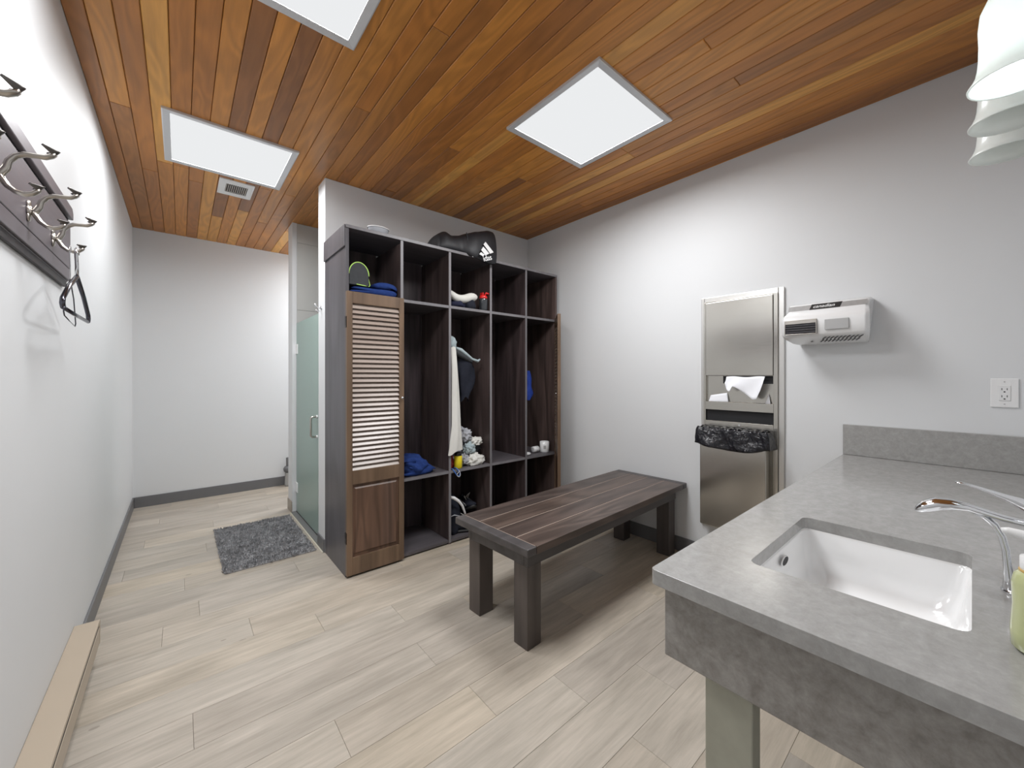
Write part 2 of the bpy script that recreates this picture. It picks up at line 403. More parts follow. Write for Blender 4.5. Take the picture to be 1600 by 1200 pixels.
floor = struct(MB().box(XL, XR, YN, YB, -.03, -.0065).build('floor', 'floor_base'))
ceil = struct(MB().box(XL, XR, YN, YB, H + .0125, H + .05).build('ceiling', 'cedar_base'))
plank_cache = {}
def plank(parent, name, mat, along, x0, x1, y0, y1, z_face, up, t, ch, key):
    """one board with a chamfered visible face, origin at its centre"""
    k = (name, round(x1 - x0, 4), round(y1 - y0, 4))
    if k not in plank_cache:
        w, d = (x1 - x0) / 2, (y1 - y0) / 2; s = 1 if up else -1
        b = bmesh.new()
        r0 = [b.verts.new(p) for p in ((-w, -d, -s*t), (w, -d, -s*t), (w, d, -s*t), (-w, d, -s*t))]
        r1 = [b.verts.new(p) for p in ((-w, -d, -s*ch), (w, -d, -s*ch), (w, d, -s*ch), (-w, d, -s*ch))]
        r2 = [b.verts.new(p) for p in ((-w+ch, -d+ch, 0), (w-ch, -d+ch, 0), (w-ch, d-ch, 0), (-w+ch, d-ch, 0))]
        b.faces.new(r2)
        for A, B in ((r0, r1), (r1, r2)):
            for i in range(4): b.faces.new((A[i], A[(i+1) % 4], B[(i+1) % 4], B[i]))
        bmesh.ops.recalc_face_normals(b, faces=b.faces)
        me = bpy.data.meshes.new(name)
        b.to_mesh(me); b.free()
        # the visible face must look towards the room
        f = max(me.polygons, key=lambda q: abs(q.normal.z) * q.area)
        if f.normal.z * s < 0: me.flip_normals()
        me.materials.append(M[mat]); plank_cache[k] = me
    o = bpy.data.objects.new(name, plank_cache[k]); COL.objects.link(o); o.parent = parent
    o.location = ((x0 + x1) / 2, (y0 + y1) / 2, z_face); return o
rnd = random.Random(7)
# ceiling boards run from front to back
g = .0010; PX = .0837
x = -.037 - 4 * PX
while x < XR:
    a, b_ = max(x, XL), min(x + PX, XR)
    if b_ - a > .01:
        cuts = [YN]; y = YN + rnd.choice([.9, 1.6, 2.3, 3.1, 3.7, 4.3])
        while y < YB - .5: cuts.append(y); y += rnd.choice([3.0, 3.6, 4.2, 4.8])
        cuts.append(YB)
        for y0, y1 in zip(cuts, cuts[1:]): plank(ceil, 'plank', 'cedar', 'y', a + g, b_ - g, y0 + g, y1 - g, H, False, .012, .0030, 0)
    x += PX
# floor boards run from left to right, joints where the photograph shows them
known = {2.308: .278, 2.118: .557, 1.168: .914, .978: 1.226, .788: 1.552, 1.928: .903, 2.498: -.068, 2.878: .60, 1.738: .036, 3.068: .02}
LEN = 1.22
k = -5; off = .3
while True:
    y = .788 + .19 * k
    if y > YB: break
    a, b_ = max(y, YN), min(y + .19, YB); k += 1
    if b_ - a < .008: continue
    j = known.get(round(y, 3))
    if j is None: off = (off + .43) % LEN; j = off
    while j > XL: j -= LEN
    cuts = [XL]; j += LEN
    while j < XR - .01:
        if j > XL + .01: cuts.append(j)
        j += LEN
    cuts.append(XR)
    for x0, x1 in zip(cuts, cuts[1:]): plank(floor, 'plank', 'floor', 'x', x0 + .0004, x1 - .0004, a + .0004, b_ - .0004, 0, True, .006, .0008, 0)

# baseboards
BH = .105; BT = .011
struct(MB().box(XL, XL + BT, YN, YB, 0, BH).build('baseboard_left', 'trim_grey', bevel=.003))
struct(MB().box(XL + BT, XR, YB - BT, YB, 0, BH).build('baseboard_back', 'trim_grey', bevel=.003))
struct(MB().box(XR - BT, XR, .50, YP, 0, BH).build('baseboard_right', 'trim_grey', bevel=.003))
struct(MB().box(XP - .009, XP, YP + .002, YPF, 0, BH - .01).build('baseboard_partition', 'trim_grey', bevel=.002))
struct(MB().box(XP - .008, XP, YS, YSF, 0, BH).build('baseboard_shower', 'trim_tan', bevel=.002))
# threshold under the glass door and the pale caulk line along it
struct(MB().box(XP - .008, XP + .075, YPF, YS, 0, .012).build('trim_1', 'sill', bevel=.002))
struct(MB().box(XP - .018, XP - .0085, YPF - .17, YS + .01, 0, .004).build('trim_2', 'caulk'))

# ------------------------------------------------------------------ glass shower door
d = thing('shower_door', (.842, 3.7, .012), 'frosted green glass shower door beside the dark lockers', 'shower door')
MB().box(.838, .848, YPF + .012, YS - .016, .02, 1.79).build('glass_pane', 'frosted', d, bevel=.001)
MB().box(.836, .850, YPF + .012, YS - .016, .012, .02).build('bottom_seal', 'black_plastic', d)
for z0 in (.20, 1.50):
    h_ = MB().box(.832, .856, YS - .075, YS - .0005, z0, z0 + .09).build('hinge', 'white_plastic', d, bevel=.002)
b = MB().tube([(.838, 3.40, .965), (.80, 3.40, .965), (.79, 3.40, .955), (.79, 3.40, .815), (.80, 3.40, .805), (.838, 3.40, .805)], .008, 12)
b.build('handle', 'nickel', d, smooth=True)
for z0 in (.965, .805): MB().lathe([(.013, .828), (.013, .838)], (0, 3.40, z0), 16, 'x').build('handle_washer', 'white_plastic', d, smooth=False)
hk = thing('robe_hook', (XP, 3.15, 1.80), 'small chrome double hook on the white wall end above the shower door handle', 'hook')
MB().lathe([(.014, XP - .005), (.014, XP)], (0, 3.15, 1.80), 16, 'x').build('base_plate', 'chrome', hk)
MB().tube([(XP - .003, 3.15, 1.80), (XP - .03, 3.15, 1.795), (XP - .042, 3.15, 1.81), (XP - .046, 3.15, 1.825)], [.005, .005, .005, .007], 10).build('prong', 'chrome', hk, smooth=True)
MB().tube([(XP - .003, 3.15, 1.79), (XP - .022, 3.15, 1.77), (XP - .035, 3.15, 1.772), (XP - .038, 3.15, 1.782)], [.004, .004, .004, .006], 10).build('prong', 'chrome', hk, smooth=True)

# small grey object against the far wall behind the shower wall end
gb = thing('toilet_brush', (.97, 5.23, 0), 'small grey upright object on the floor, half hidden behind the shower wall end', 'brush')
MB().lathe([(.032, 0), (.036, .02), (.03, .15), (.034, .155)], (.97, 5.23, 0), 20).build('canister', 'grey_plate', gb, smooth=True)
MB().lathe([(.018, .155), (.045, .175), (.05, .205), (.035, .232)], (.97, 5.23, 0), 20).build('collar', 'trim_grey', gb, smooth=True)
MB().box(.95, .99, 5.215, 5.245, .232, .335).build('handle', 'trim_grey', gb, bevel=.006)

# ------------------------------------------------------------------ ceiling lights and vent
def light(x0, y0, label, pw=1.0, grp='square ceiling light panels'):
    w = .667; t = thing('ceiling_light', (x0 + w/2, y0 + w/2, H), label, 'ceiling light', grp)
    x1, y1 = x0 + w, y0 + w; f = .036
    b = MB()
    O = rounded(x0, x1, y0, y1, .002, 1); I = rounded(x0 + f, x1 - f, y0 + f, y1 - f, .002, 1)
    b.rings([[(p[0], p[1], H) for p in O], [(p[0], p[1], H - .012) for p in O], [(p[0], p[1], H - .014) for p in rounded(x0 + .005, x1 - .005, y0 + .005, y1 - .005, .002, 1)],
             [(p[0], p[1], H - .009) for p in I], [(p[0], p[1], H - .001) for p in I]], cap=False)
    b.build('frame', 'panel_frame', t)
    MB().box(x0 + f - .001, x1 - f + .001, y0 + f - .001, y1 - f + .001, H - .006, H - .002).build('diffuser', 'panel_glow', t)
    ld = bpy.data.lights.new('panel_lamp', 'AREA'); ld.shape = 'SQUARE'; ld.size = w - 2 * f; ld.energy = PANEL * pw; ld.color = (.97, .985, 1); ld.spread = R(SPREAD)
    lo = bpy.data.objects.new('panel_lamp', ld); COL.objects.link(lo); lo.parent = t; lo.location = (0, 0, -.0075)
    return t
light(-.080, 2.817, 'square white ceiling light panel next to the small air vent', .74)
light(1.452, 1.098, 'large square ceiling light panel between the lockers and the vanity')
light(-.080, 1.110, 'ceiling light panel of which only a corner shows at the top edge', .85)
light(1.452, 4.50, 'added unseen light panel in the passage behind the shower wall', 1.1)  # added lamp, out of view, to brighten the far wall
v = thing('ceiling_vent', (.327, 3.70, H), 'small white slotted air vent in the wood ceiling behind the left light panel', 'vent')
vx0, vx1, vy0, vy1 = .218, .436, 3.552, 3.845
b = MB(); O = rounded(vx0, vx1, vy0, vy1, .003, 1); I = rounded(.262, .398, 3.61, 3.775, .003, 1)
b.rings([[(p[0], p[1], H) for p in O], [(p[0], p[1], H - .007) for p in O], [(p[0], p[1], H - .011) for p in rounded(vx0 + .01, vx1 - .01, vy0 + .01, vy1 - .01, .003, 1)],
         [(p[0], p[1], H - .011) for p in I], [(p[0], p[1], H - .001) for p in I]], cap=False)
b.build('frame', 'white_enamel', v)
MB().box(.262, .398, 3.61, 3.775, H - .002, H - .0005).build('duct_opening', 'dark', v)
sl = None
for k in range(11):
    xx = .268 + k * .0124
    if sl is None: sl = move_origin(MB().box(-.003, .003, 3.612, 3.773, H - .010, H - .002, rot=(R(25), 'Y', (0, 3.69, H - .006))).build('slat', 'nickel', v), (0, 0, 0)); q = sl
    else: q = sl.copy(); COL.objects.link(q); q.parent = v
    q.location = (xx, 0, 0)

# ------------------------------------------------------------------ lockers
YL = 2.598; LX = [.806, 1.188, 1.578, 1.972, 2.369, 2.77]; LT = 2.242; PT = .022
lk = thing('locker_cabinet', (1.788, 2.83, 0), 'tall dark-stained wooden locker cabinet with five open columns against the partition', 'lockers')
MB().box(LX[0], LX[0] + PT, YL, YP - .001, 0, LT).build('side_panel', 'stain_grey', lk, bevel=.002)['label'] = 'grey-black outer side'
MB().box(LX[5] - PT, LX[5], YL, YP - .001, 0, LT).build('side_panel', 'stain', lk, bevel=.002)
for x_ in LX[1:5]: MB().box(x_ - PT/2, x_ + PT/2, YL, YP - .022, 0, LT - .02).build('divider', 'stain', lk, bevel=.0015)
MB().box(LX[0], LX[5], YL - .004, YP - .001, LT, LT + .022).build('top_board', 'stain_x', lk, bevel=.003)
MB().box(LX[0] - .010, LX[0] - .0005, YL, YP - .001, LT - .12, LT + .02).build('trim_board', 'stain_grey', lk, bevel=.002)
for zc in (.033, .564, 1.832):
    for c_ in range(5):
        a = LX[c_] + (PT if c_ == 0 else PT/2); b_ = LX[c_+1] - (PT if c_ == 4 else PT/2)
        MB().box(a, b_, YL + .001, YP - .022, zc - .022, zc).build('shelf', 'stain_x', lk, bevel=.0015)
for c_ in range(5):
    a = LX[c_] + (PT if c_ == 0 else PT/2); b_ = LX[c_+1] - (PT if c_ == 4 else PT/2); m_ = a + (b_ - a) * .42
    for x0, x1 in ((a, m_ - .001), (m_ + .001, b_)): MB().box(x0, x1, YP - .021, YP - .002, .011, LT - .002).build('back_board', 'stain', lk, bevel=.0015)
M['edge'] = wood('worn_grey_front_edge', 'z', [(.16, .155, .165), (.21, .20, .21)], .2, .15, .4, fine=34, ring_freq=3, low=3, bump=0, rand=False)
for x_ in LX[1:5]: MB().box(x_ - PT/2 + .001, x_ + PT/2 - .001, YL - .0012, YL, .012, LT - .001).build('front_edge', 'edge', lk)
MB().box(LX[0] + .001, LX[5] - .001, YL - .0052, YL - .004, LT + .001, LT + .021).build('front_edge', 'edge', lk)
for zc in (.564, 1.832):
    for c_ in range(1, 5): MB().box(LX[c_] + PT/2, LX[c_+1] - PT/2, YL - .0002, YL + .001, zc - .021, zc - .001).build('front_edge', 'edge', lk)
# louvred door, local frame: hinge edge at x=0, door reaches +x, front face at y=-.028
def make_door(mirror=False):
    wd = .386; z0, z1 = .014, 1.832; t0, t1 = -.030, -.002; st = .036
    f = MB(); f.box(0, st, t0, t1, z0, z1).box(wd - st, wd, t0, t1, z0, z1)
    f.box(st, wd - st, t0, t1, 1.757, z1).box(st, wd - st, t0, t1, .592, .682).box(st, wd - st, t0, t1, z0, .125)
    me = f; return me, wd, st, t0, t1
def locker_door(at, rz):
    f, wd, st, t0, t1 = make_door()
    c = Vector(at) - Vector(lk['_at'])
    o = f.build('louvred_door', 'door_frame', lk, off=(0, 0, 0), bevel=.002); o.location = c; o.rotation_euler = (0, 0, rz)
    def sub(mb, name, mat, **kw):
        q = mb.build(name, mat, None, **kw); q.parent = o; return q
    sub(MB().prism([(st - .002, .123), (st - .002, .594), (wd - st + .002, .594), (wd - st + .002, .123)], t0 + .014, t1 - .006, 'y'), 'lower_panel', 'door_panel')
    # raised field of the lower panel
    sub(MB().rings([[(x, t0 + .014, z) for x, z in ((st + .012, .142), (wd - st - .012, .142), (wd - st - .012, .572), (st + .012, .572))],
                    [(x, t0 + .006, z) for x, z in ((st + .022, .152), (wd - st - .022, .152), (wd - st - .022, .562), (st + .022, .562))]]), 'raised_field', 'door_panel')
    n_ = 34; p_ = (1.757 - .682) / n_; first = None
    for k in range(n_):
        if first is None:
            b = MB().box(st - .001, wd - st + .001, -.0025, .0025, -.0205, .0205)
            q = first = sub(b, 'slat', 'slat', bevel=.0012, seg=1)
        else: q = first.copy(); COL.objects.link(q); q.parent = o
        q.location = (0, (t0 + t1) / 2, .682 + p_ * (k + .5)); q.rotation_euler = (R(-34), 0, 0)
    kz = 1.14
    q = sub(MB().lathe([(.005, t0), (.005, t0 - .006), (.010, t0 - .012), (.009, t0 - .018), (.003, t0 - .02)], (wd - st/2, 0, kz), 14, 'y'), 'knob', 'chrome', smooth=True)
    for hz in (.22, 1.60):
        sub(MB().box(-.004, .001, t0 + .002, t1, hz, hz + .07), 'hinge', 'dark_metal')
    return o
locker_door((LX[0] - .001, YL, 0), 0)['label'] = 'closed brown louvred door on the first column'
ang = math.atan2(2.311 - YL, 2.507 - 2.770)
d2 = locker_door((2.773, YL - .006, 0), math.pi + (ang + math.pi) if False else ang)
d2['label'] = 'opened louvred door on the last column, seen edge-on'

# ------------------------------------------------------------------ bench
bn = thing('bench', (1.175, 1.278, 0), 'dark brown wooden plank bench with square legs in the middle of the room', 'bench', rz=R(2.37), local=True)
L_, Wb, zt, zb = 1.632, .564, .515, .478
yb = [0, .140, .279, .424, Wb]
for nm, x0, x1 in (('end_board', 0, .06), ('end_board', L_ - .06, L_)):
    o = MB().box(x0, x1, 0, Wb, zb, zt).build(nm, 'bench_edge', bn, bevel=.005)
for i in range(4):
    o = MB().box(.0615, L_ - .0615, yb[i] + (.0022 if i else 0), yb[i+1] - (.0022 if i < 3 else 0), zb, zt).build('seat_board', 'bench', bn, bevel=.002)
    move_origin(o, (0, (yb[i] + yb[i+1]) / 2, 0))
MB().box(.0595, L_ - .0595, .012, Wb - .012, zb - .002, zt - .0016).build('worn_seam_filler', 'groove', bn)
za = .394
MB().box(.062, L_ - .045, .062, .088, za, zb - .002).build('apron_board', 'bench_edge', bn, bevel=.003)
MB().box(.062, L_ - .045, Wb - .062, Wb - .036, za, zb - .002).build('apron_board', 'bench_edge', bn, bevel=.003)
MB().box(.062, .088, .088, Wb - .062, za, zb - .002).build('apron_board', 'bench_edge', bn, bevel=.003)
MB().box(L_ - .071, L_ - .045, .088, Wb - .062, za, zb - .002).build('apron_board', 'bench_edge', bn, bevel=.003)
for x0 in (.064, L_ - .143):
    for y0 in (.066, Wb - .136):
        MB().box(x0, x0 + .094, y0, y0 + .094, 0, za).build('leg', 'bench_leg', bn, bevel=.004)
b = MB().lathe([(.003, 0), (.006, .001), (.006, .012), (.017, .014), (.018, .022), (.010, .026), (.003, .026)], (0, 0, 0), 16, 'x')
o = b.build('knob', 'black_plastic', bn, smooth=True); o.location = (.158, .118, .285)

# ------------------------------------------------------------------ vanity
hc = .8565; cx0, cy1 = .802, .468
vn = thing('vanity_counter', (1.8, .16, 0), 'grey quartz vanity counter with an undermount sink, in the right foreground', 'counter')
b = MB(); SK = (1.003, 1.458, .002, .336)
outer = rounded(cx0, XR - .001, YN + .001, cy1, .012, 4); inner = rounded(*SK, .022, 5)
def ring_fill(bm, outer, inner, z):
    vo = [bm.verts.new((x, y, z)) for x, y in outer]; vi = [bm.verts.new((x, y, z)) for x, y in inner]
    es = [bm.edges.new((v_[i], v_[(i+1) % len(v_)])) for v_ in (vo, vi) for i in range(len(v_))]
    bmesh.ops.triangle_fill(bm, use_beauty=True, edges=es); return vo, vi
o1, i1 = ring_fill(b.b, outer, inner, hc); o0, i0 = ring_fill(b.b, outer, inner, hc - .033)
for A, B in ((o1, o0), (i1, i0)):
    for i in range(len(A)): b.b.faces.new((A[i], A[(i+1) % len(A)], B[(i+1) % len(B)], B[i]))
b.build('countertop', 'quartz', vn, bevel=.0035, seg=3, angle=50)
MB().box(XR - .021, XR - .001, YN + .001, cy1, hc + .0005, 1.022).build('side_splash', 'quartz', vn, bevel=.002)
MB().box(cx0 + .03, cx0 + .05, YN + .001, cy1 - .018, .660, hc - .0335).build('end_apron', 'apron', vn, bevel=.003)
MB().box(cx0 + .05, XR - .001, cy1 - .038, cy1 - .018, .660, hc - .0335).build('front_apron', 'apron', vn, bevel=.003)
MB().box(.853, .897, .279, .370, 0, .6595).build('support_post', 'cream', vn, bevel=.003)['label'] = 'scuffed cream support post'
# basin
def basin():
    def ring(inset, z, r):
        x0, x1, y0, y1 = SK; return [(x, y, z) for x, y in rounded(x0 + inset, x1 - inset, y0 + inset, y1 - inset, r, 6)]
    b = MB()
    zr = hc - .0335
    b.rings([ring(-.02, zr, .03), ring(-.003, zr, .028), ring(0, zr - .006, .03), ring(.008, zr - .06, .04), ring(.022, zr - .115, .05), ring(.05, zr - .132, .05), ring(.12, zr - .138, .04), ring(.155, zr - .140, .01)], cap=False)
    L = [v for v in b.b.verts][-28:]
    b.b.faces.new(L)
    return b
sk = thing('sink', (1.23, .169, .68), 'white rectangular ceramic undermount sink set in the grey counter', 'sink')
bo = basin().build('basin', 'ceramic', sk, smooth=True, thick=.006)
MB().lathe([(.002, .6835), (.02, .6838), (.022, .6865), (.020, .688), (.002, .6875)], (1.23, .12, 0), 20).build('drain', 'chrome', sk, smooth=True)
ov = MB().lathe([(.029, .3245), (.025, .3215), (.022, .326)], (1.222, 0, .797), 24, 'y', sy=.42).build('overflow_ring', 'ceramic', sk, smooth=True)
MB().lathe([(.024, .3214), (.001, .3212)], (1.222, 0, .797), 24, 'y', sy=.40, cap=False).build('overflow_slot', 'dark', sk)
# faucet: thick base curving into a flat arched spout; lever above
fx = 1.262
fc = thing('faucet', (fx, -.06, hc), 'chrome single-lever faucet arching over the sink', 'faucet')
MB().lathe([(.027, hc), (.027, hc + .004), (.023, hc + .008)], (fx, -.062, 0), 24).build('base_ring', 'chrome', fc, smooth=True)
def sweep(path, n=14):
    rs = []
    for i, (y, z, hw, ht) in enumerate(path):
        y0, z0 = path[max(i-1, 0)][:2]; y1, z1 = path[min(i+1, len(path)-1)][:2]
        t = Vector((0, y1 - y0, z1 - z0)).normalized(); nn = Vector((0, -t.z, t.y))
        rs.append([Vector((fx, y, z)) + Vector((1, 0, 0)) * hw * math.cos(2*math.pi*k/n) + nn * ht * math.sin(2*math.pi*k/n) for k in range(n)])
    return MB().rings(rs)
body = sweep([(-.064, hc + .002, .022, .019), (-.068, hc + .03, .018, .016), (-.078, hc + .075, .016, .014), (-.085, hc + .12, .018, .015), (-.086, hc + .15, .020, .018), (-.085, hc + .165, .018, .016)])
body.build('body', 'chrome', fc, smooth=True)
sp = sweep([(-.080, hc + .142, .010, .006), (-.062, hc + .1415, .014, .006), (-.04, hc + .144, .016, .0065), (-.018, hc + .149, .017, .007), (.006, hc + .1545, .018, .0075), (.03, hc + .155, .019, .011), (.05, hc + .151, .020, .014), (.067, hc + .142, .019, .013), (.078, hc + .134, .017, .009), (.084, hc + .130, .012, .004)])
sp.build('spout', 'chrome', fc, smooth=True)
sp2 = sweep([(.0, hc + .148, .010, .005), (-.015, hc + .141, .012, .0055), (-.028, hc + .128, .013, .006), (-.037, hc + .108, .014, .006), (-.042, hc + .082, .014, .006), (-.044, hc + .055, .015, .006), (-.046, hc + .03, .016, .007), (-.048, hc + .006, .018, .012), (-.054, hc + .001, .013, .01)])
sp2.build('neck', 'chrome', fc, smooth=True)
lv = sweep([(-.092, hc + .160, .015, .013), (-.075, hc + .172, .016, .013), (-.058, hc + .180, .014, .010), (-.040, hc + .187, .011, .006), (-.02, hc + .194, .009, .004), (0, hc + .200, .008, .003), (.015, hc + .2035, .008, .0025), (.025, hc + .204, .006, .002)])
lv.build('lever', 'chrome', fc, smooth=True)
# soap bottle
so = thing('soap_bottle', (1.012, -.074, hc), 'green liquid soap pump bottle beside the faucet, cut off by the right edge', 'bottle')
MB().lathe([(.030, hc + .0005), (.036, hc + .006), (.037, hc + .03), (.0345, hc + .07), (.0355, hc + .105), (.033, hc + .118), (.026, hc + .126)], (1.012, -.074, 0), 28).build('body', 'soap', so, smooth=True)
M['amber'] = plain('amber_residue', (.55, .36, .12), .3)
MB().lathe([(.0275, hc + .1225), (.0285, hc + .125), (.0275, hc + .128)], (1.012, -.074, 0), 28).build('amber_ring', 'amber', so, smooth=True)
MB().lathe([(.026, hc + .126), (.027, hc + .128), (.027, hc + .146), (.018, hc + .15), (.012, hc + .152)], (1.012, -.074, 0), 28).build('collar', 'white_plastic', so, smooth=True)
MB().lathe([(.006, hc + .15), (.006, hc + .172)], (1.012, -.074, 0), 12).build('pump_stem', 'white_plastic', so, smooth=True)
MB().tube([(1.012, -.082, hc + .175), (1.012, -.06, hc + .178), (1.012, -.036, hc + .182), (1.012, -.029, hc + .181)], [.009, .008, .0055, .004], 12).build('nozzle', 'white_plastic', so, smooth=True)

# ------------------------------------------------------------------ vanity light: bar on the wall with three bell shades
vl = thing('vanity_light', (1.46, YN, 2.10), 'wall bar light with three white glass bell shades, the nearest one lit', 'wall light')
MB().box(1.16, 1.76, YN + .0005, YN + .022, 2.07, 2.13).build('back_plate', 'nickel', vl, bevel=.004)
for i, bx in enumerate((1.26, 1.455, 1.66)):
    c = (bx, -.0575, 0); z = 1.875
    MB().tube([(bx, YN + .02, 2.10), (bx, -.09, 2.115), (bx, -.065, 2.11), (bx, -.0575, 2.09), (bx, -.0575, 2.06)], .009, 12).build('arm', 'nickel', vl, smooth=True)
    prof = [(.0655, z), (.0660, z + .002), (.0595, z + .012), (.0545, z + .024), (.0515, z + .04), (.050, z + .06), (.0495, z + .09), (.0505, z + .12), (.048, z + .15), (.038, z + .175), (.022, z + .188), (.014, z + .19)]
    sh = MB().rings([[(c[0] + r_*math.cos(2*math.pi*k/40), c[1] + r_*math.sin(2*math.pi*k/40), h_) for k in range(40)] for r_, h_ in prof], cap=False).build('glass_shade', 'milk_lit' if i == 0 else 'milk_glass', vl, smooth=True, thick=.003)
    if i == 0: sh['label'] = 'lit glass shade'
    MB().lathe([(.018, z + .15), (.019, z + .185), (.012, z + .188)], c, 16).build('socket', 'nickel', vl, smooth=True)
    MB().lathe([(.004, z + .018), (.018, z + .022), (.028, z + .04), (.030, z + .06), (.024, z + .09), (.014, z + .12), (.013, z + .15)] if i == 0 else [(.003, z + .06), (.014, z + .063), (.024, z + .078), (.026, z + .095), (.020, z + .12), (.013, z + .15)], c, 20).build('bulb', 'bulb' if i == 0 else 'bulb_off', vl, smooth=True)

# ------------------------------------------------------------------ paper towel and waste cabinet in the right wall
dy0, dy1, dz0, dz1 = .745, 1.242, .245, 1.835
dp = thing('towel_dispenser', (XR, 1.0, dz0), 'tall stainless steel paper towel and waste cabinet on the right wall', 'dispenser')
iy0, iy1, iz0, iz1 = .776, 1.221, .27, 1.802
f = MB()
def flange(a, b2, c, d_):
    f.box(XR - .014, XR - .0005, a, b2, c, d_)
flange(dy0, iy0, dz0, dz1); flange(iy1, dy1, dz0, dz1); flange(iy0, iy1, iz1, dz1); flange(iy0, iy1, dz0, iz0)
f.build('frame', 'steel_frame', dp, bevel=.003)
# the wall is solid here, so the cabinet stands a little proud and its recess is built in front of it
xf = XR - .030
MB().box(XR - .0045, XR - .0005, iy0, iy1, iz0, iz1).build('back_panel', 'steel', dp)
MB().box(xf + .004, XR - .0045, iy0, iy0 + .022, iz0, iz1).build('side_panel', 'steel', dp, bevel=.001)
MB().box(xf + .004, XR - .0045, iy1 - .014, iy1, iz0, iz1).build('side_panel', 'steel', dp, bevel=.001)
MB().box(xf - .004, XR - .006, iy0 + .024, iy1 - .016, 1.292, iz1 - .008).build('upper_door', 'steel', dp, bevel=.003)
MB().box(xf + .001, xf + .005, iy0 + .022, iy1 - .014, 1.060, 1.116).build('shelf_lip', 'steel', dp, bevel=.001)
MB().box(xf + .004, XR - .0045, iy0 + .022, iy1 - .014, 1.104, 1.110).build('shelf', 'steel', dp)
MB().box(XR - .010, XR - .0046, iy0 + .022, iy1 - .014, .985, 1.060).build('waste_slot', 'dark', dp)
MB().box(xf + .001, xf + .005, iy0 + .022, iy1 - .014, .950, .985).build('crossbar', 'steel', dp, bevel=.001)
MB().lathe([(.007, xf - .004), (.007, xf + .002)], (0, .99, .968), 12, 'x').build('lock', 'chrome', dp)
MB().box(XR - .0052, XR - .0046, iy0 + .03, 1.10, 1.240, 1.290).build('towel_slot', 'dark', dp)
# bin, a steel box reaching into the room
bx0 = 2.702
b = MB(); by0, by1 = .812, 1.2065
b.box(bx0, XR - .008, by0, by1, .290, .935)
b.build('waste_bin', 'steel', dp, bevel=.004)
MB().box(bx0 + .004, XR - .01, by0 + .004, by1 - .004, .935, .937).build('bin_opening', 'dark', dp)
# liner folded over the bin rim
ln = thing('bin_liner', (2.75, 1.0, .82), 'crumpled black plastic liner folded over the rim of the steel waste bin', 'bin liner')
def liner():
    path = []
    a0 = [(XR - .02, by0 - .018), (2.74, by0 - .022), (bx0 - .012, by0 - .02)]
    n1 = 40
    pts = [(XR - .016, by0 - .006)] + [(XR - .016 + (bx0 - .010 - XR + .016) * t / 6, by0 - .010) for t in range(1, 7)]
    pts += [(bx0 - .012, by0 - .008 + (by1 - by0 + .016) * t / n1) for t in range(n1 + 1)]
    pts += [(bx0 - .010 + (XR - .016 - bx0 + .010) * t / 6, by1 + .010) for t in range(0, 7)]
    nu = len(pts) - 1
    def fn(u, v_):
        i = u * nu; k = min(int(i), nu - 1); fr = i - k
        x = pts[k][0] * (1 - fr) + pts[k+1][0] * fr; y = pts[k][1] * (1 - fr) + pts[k+1][1] * fr
        out = v_ ** .7 * (.020 + .012 * math.sin(u * 17 + v_ * 2) + .009 * math.sin(u * 9 + 1.3) + .010 * noise.noise(Vector((u * 7, v_ * 3, 0)))) + .004 * noise.noise(Vector((u * 26, v_ * 5, 4)))
        if bx0 - .013 <= x <= bx0 - .009 and by0 - .004 < y < by1 + .004:
            x -= out; y += (.022 * v_) * (1 if y > 1.01 else -.4) * abs(y - 1.01) / .2
        else: y += (out + .006 * v_) * (1 if y > 1 else -.5)
        top = .948 + .004 * math.sin(u * 60)
        w_ = min(1, max(0, (y - by0) / (by1 - by0)))
        bot = .838 - .030 * math.sin(math.pi * w_ ** .8) + .006 * noise.noise(Vector((u * 6, 3, 1)))
        return (min(x, XR - .004) if y > 1.2 else x, y, top + (bot - top) * v_)
    b = MB(); b.grid(fn, nu * 3, 10)
    return b
liner().build('skirt', 'liner', ln, smooth=True, thick=.0015)
def liner_in(u, v_):
    y = by0 + (by1 - by0) * u
    return (bx0 + .004 + .10 * v_ , y, .946 - .004 * v_ - .004 * abs(math.sin(u * 50 + v_ * 9)))
MB().grid(lambda u, v_: (bx0 - .008 + .112 * v_, by0 - .004 + (by1 - by0 + .008) * u, .947 + .006 * math.sin(u * 55 + 3 * v_) - .004 * v_), 60, 8).build('gathered_top', 'liner', ln, smooth=True, thick=.001)
# paper towel
def pt(u, v_):
    K = [(0, 1.245), (.07, 1.195), (.14, 1.185), (.22, 1.222), (.3, 1.215), (.5, 1.182), (.74, 1.140), (.84, 1.145), (.94, 1.20), (1.01, 1.255)]
    for (a, p), (b_, q) in zip(K, K[1:]):
        if a <= u <= b_: lo = p + (q - p) * (u - a) / (b_ - a)
    top = 1.285 + .003 * math.sin(u * 9)
    return (xf - .012 - .030 * v_ + .010 * math.sin(u * 9 + v_ * 3) * v_, 1.065 - .225 * u, top + (lo - top) * v_)
tag(MB().grid(pt, 32, 8).build('paper_towel', 'paper', smooth=True, thick=.001), 'white paper towel sheet hanging out of the steel cabinet slot', 'paper towel')
for y0, y1, l_ in ((1.06, 1.19, 'folded pale paper towels lying on the left of the steel cabinet shelf'), (.815, .845, 'end of a white paper towel at the right of the steel cabinet shelf')):
    tag(MB().grid(lambda u, v_: (xf + .008 + .010 * v_, y0 + (y1 - y0) * u + .012 * v_ * (1 - 2*u), 1.112 + .065 * v_ * (1 - .3 * u)), 8, 4).build('folded_towel', 'paper', smooth=True, thick=.002), l_, 'paper towel')

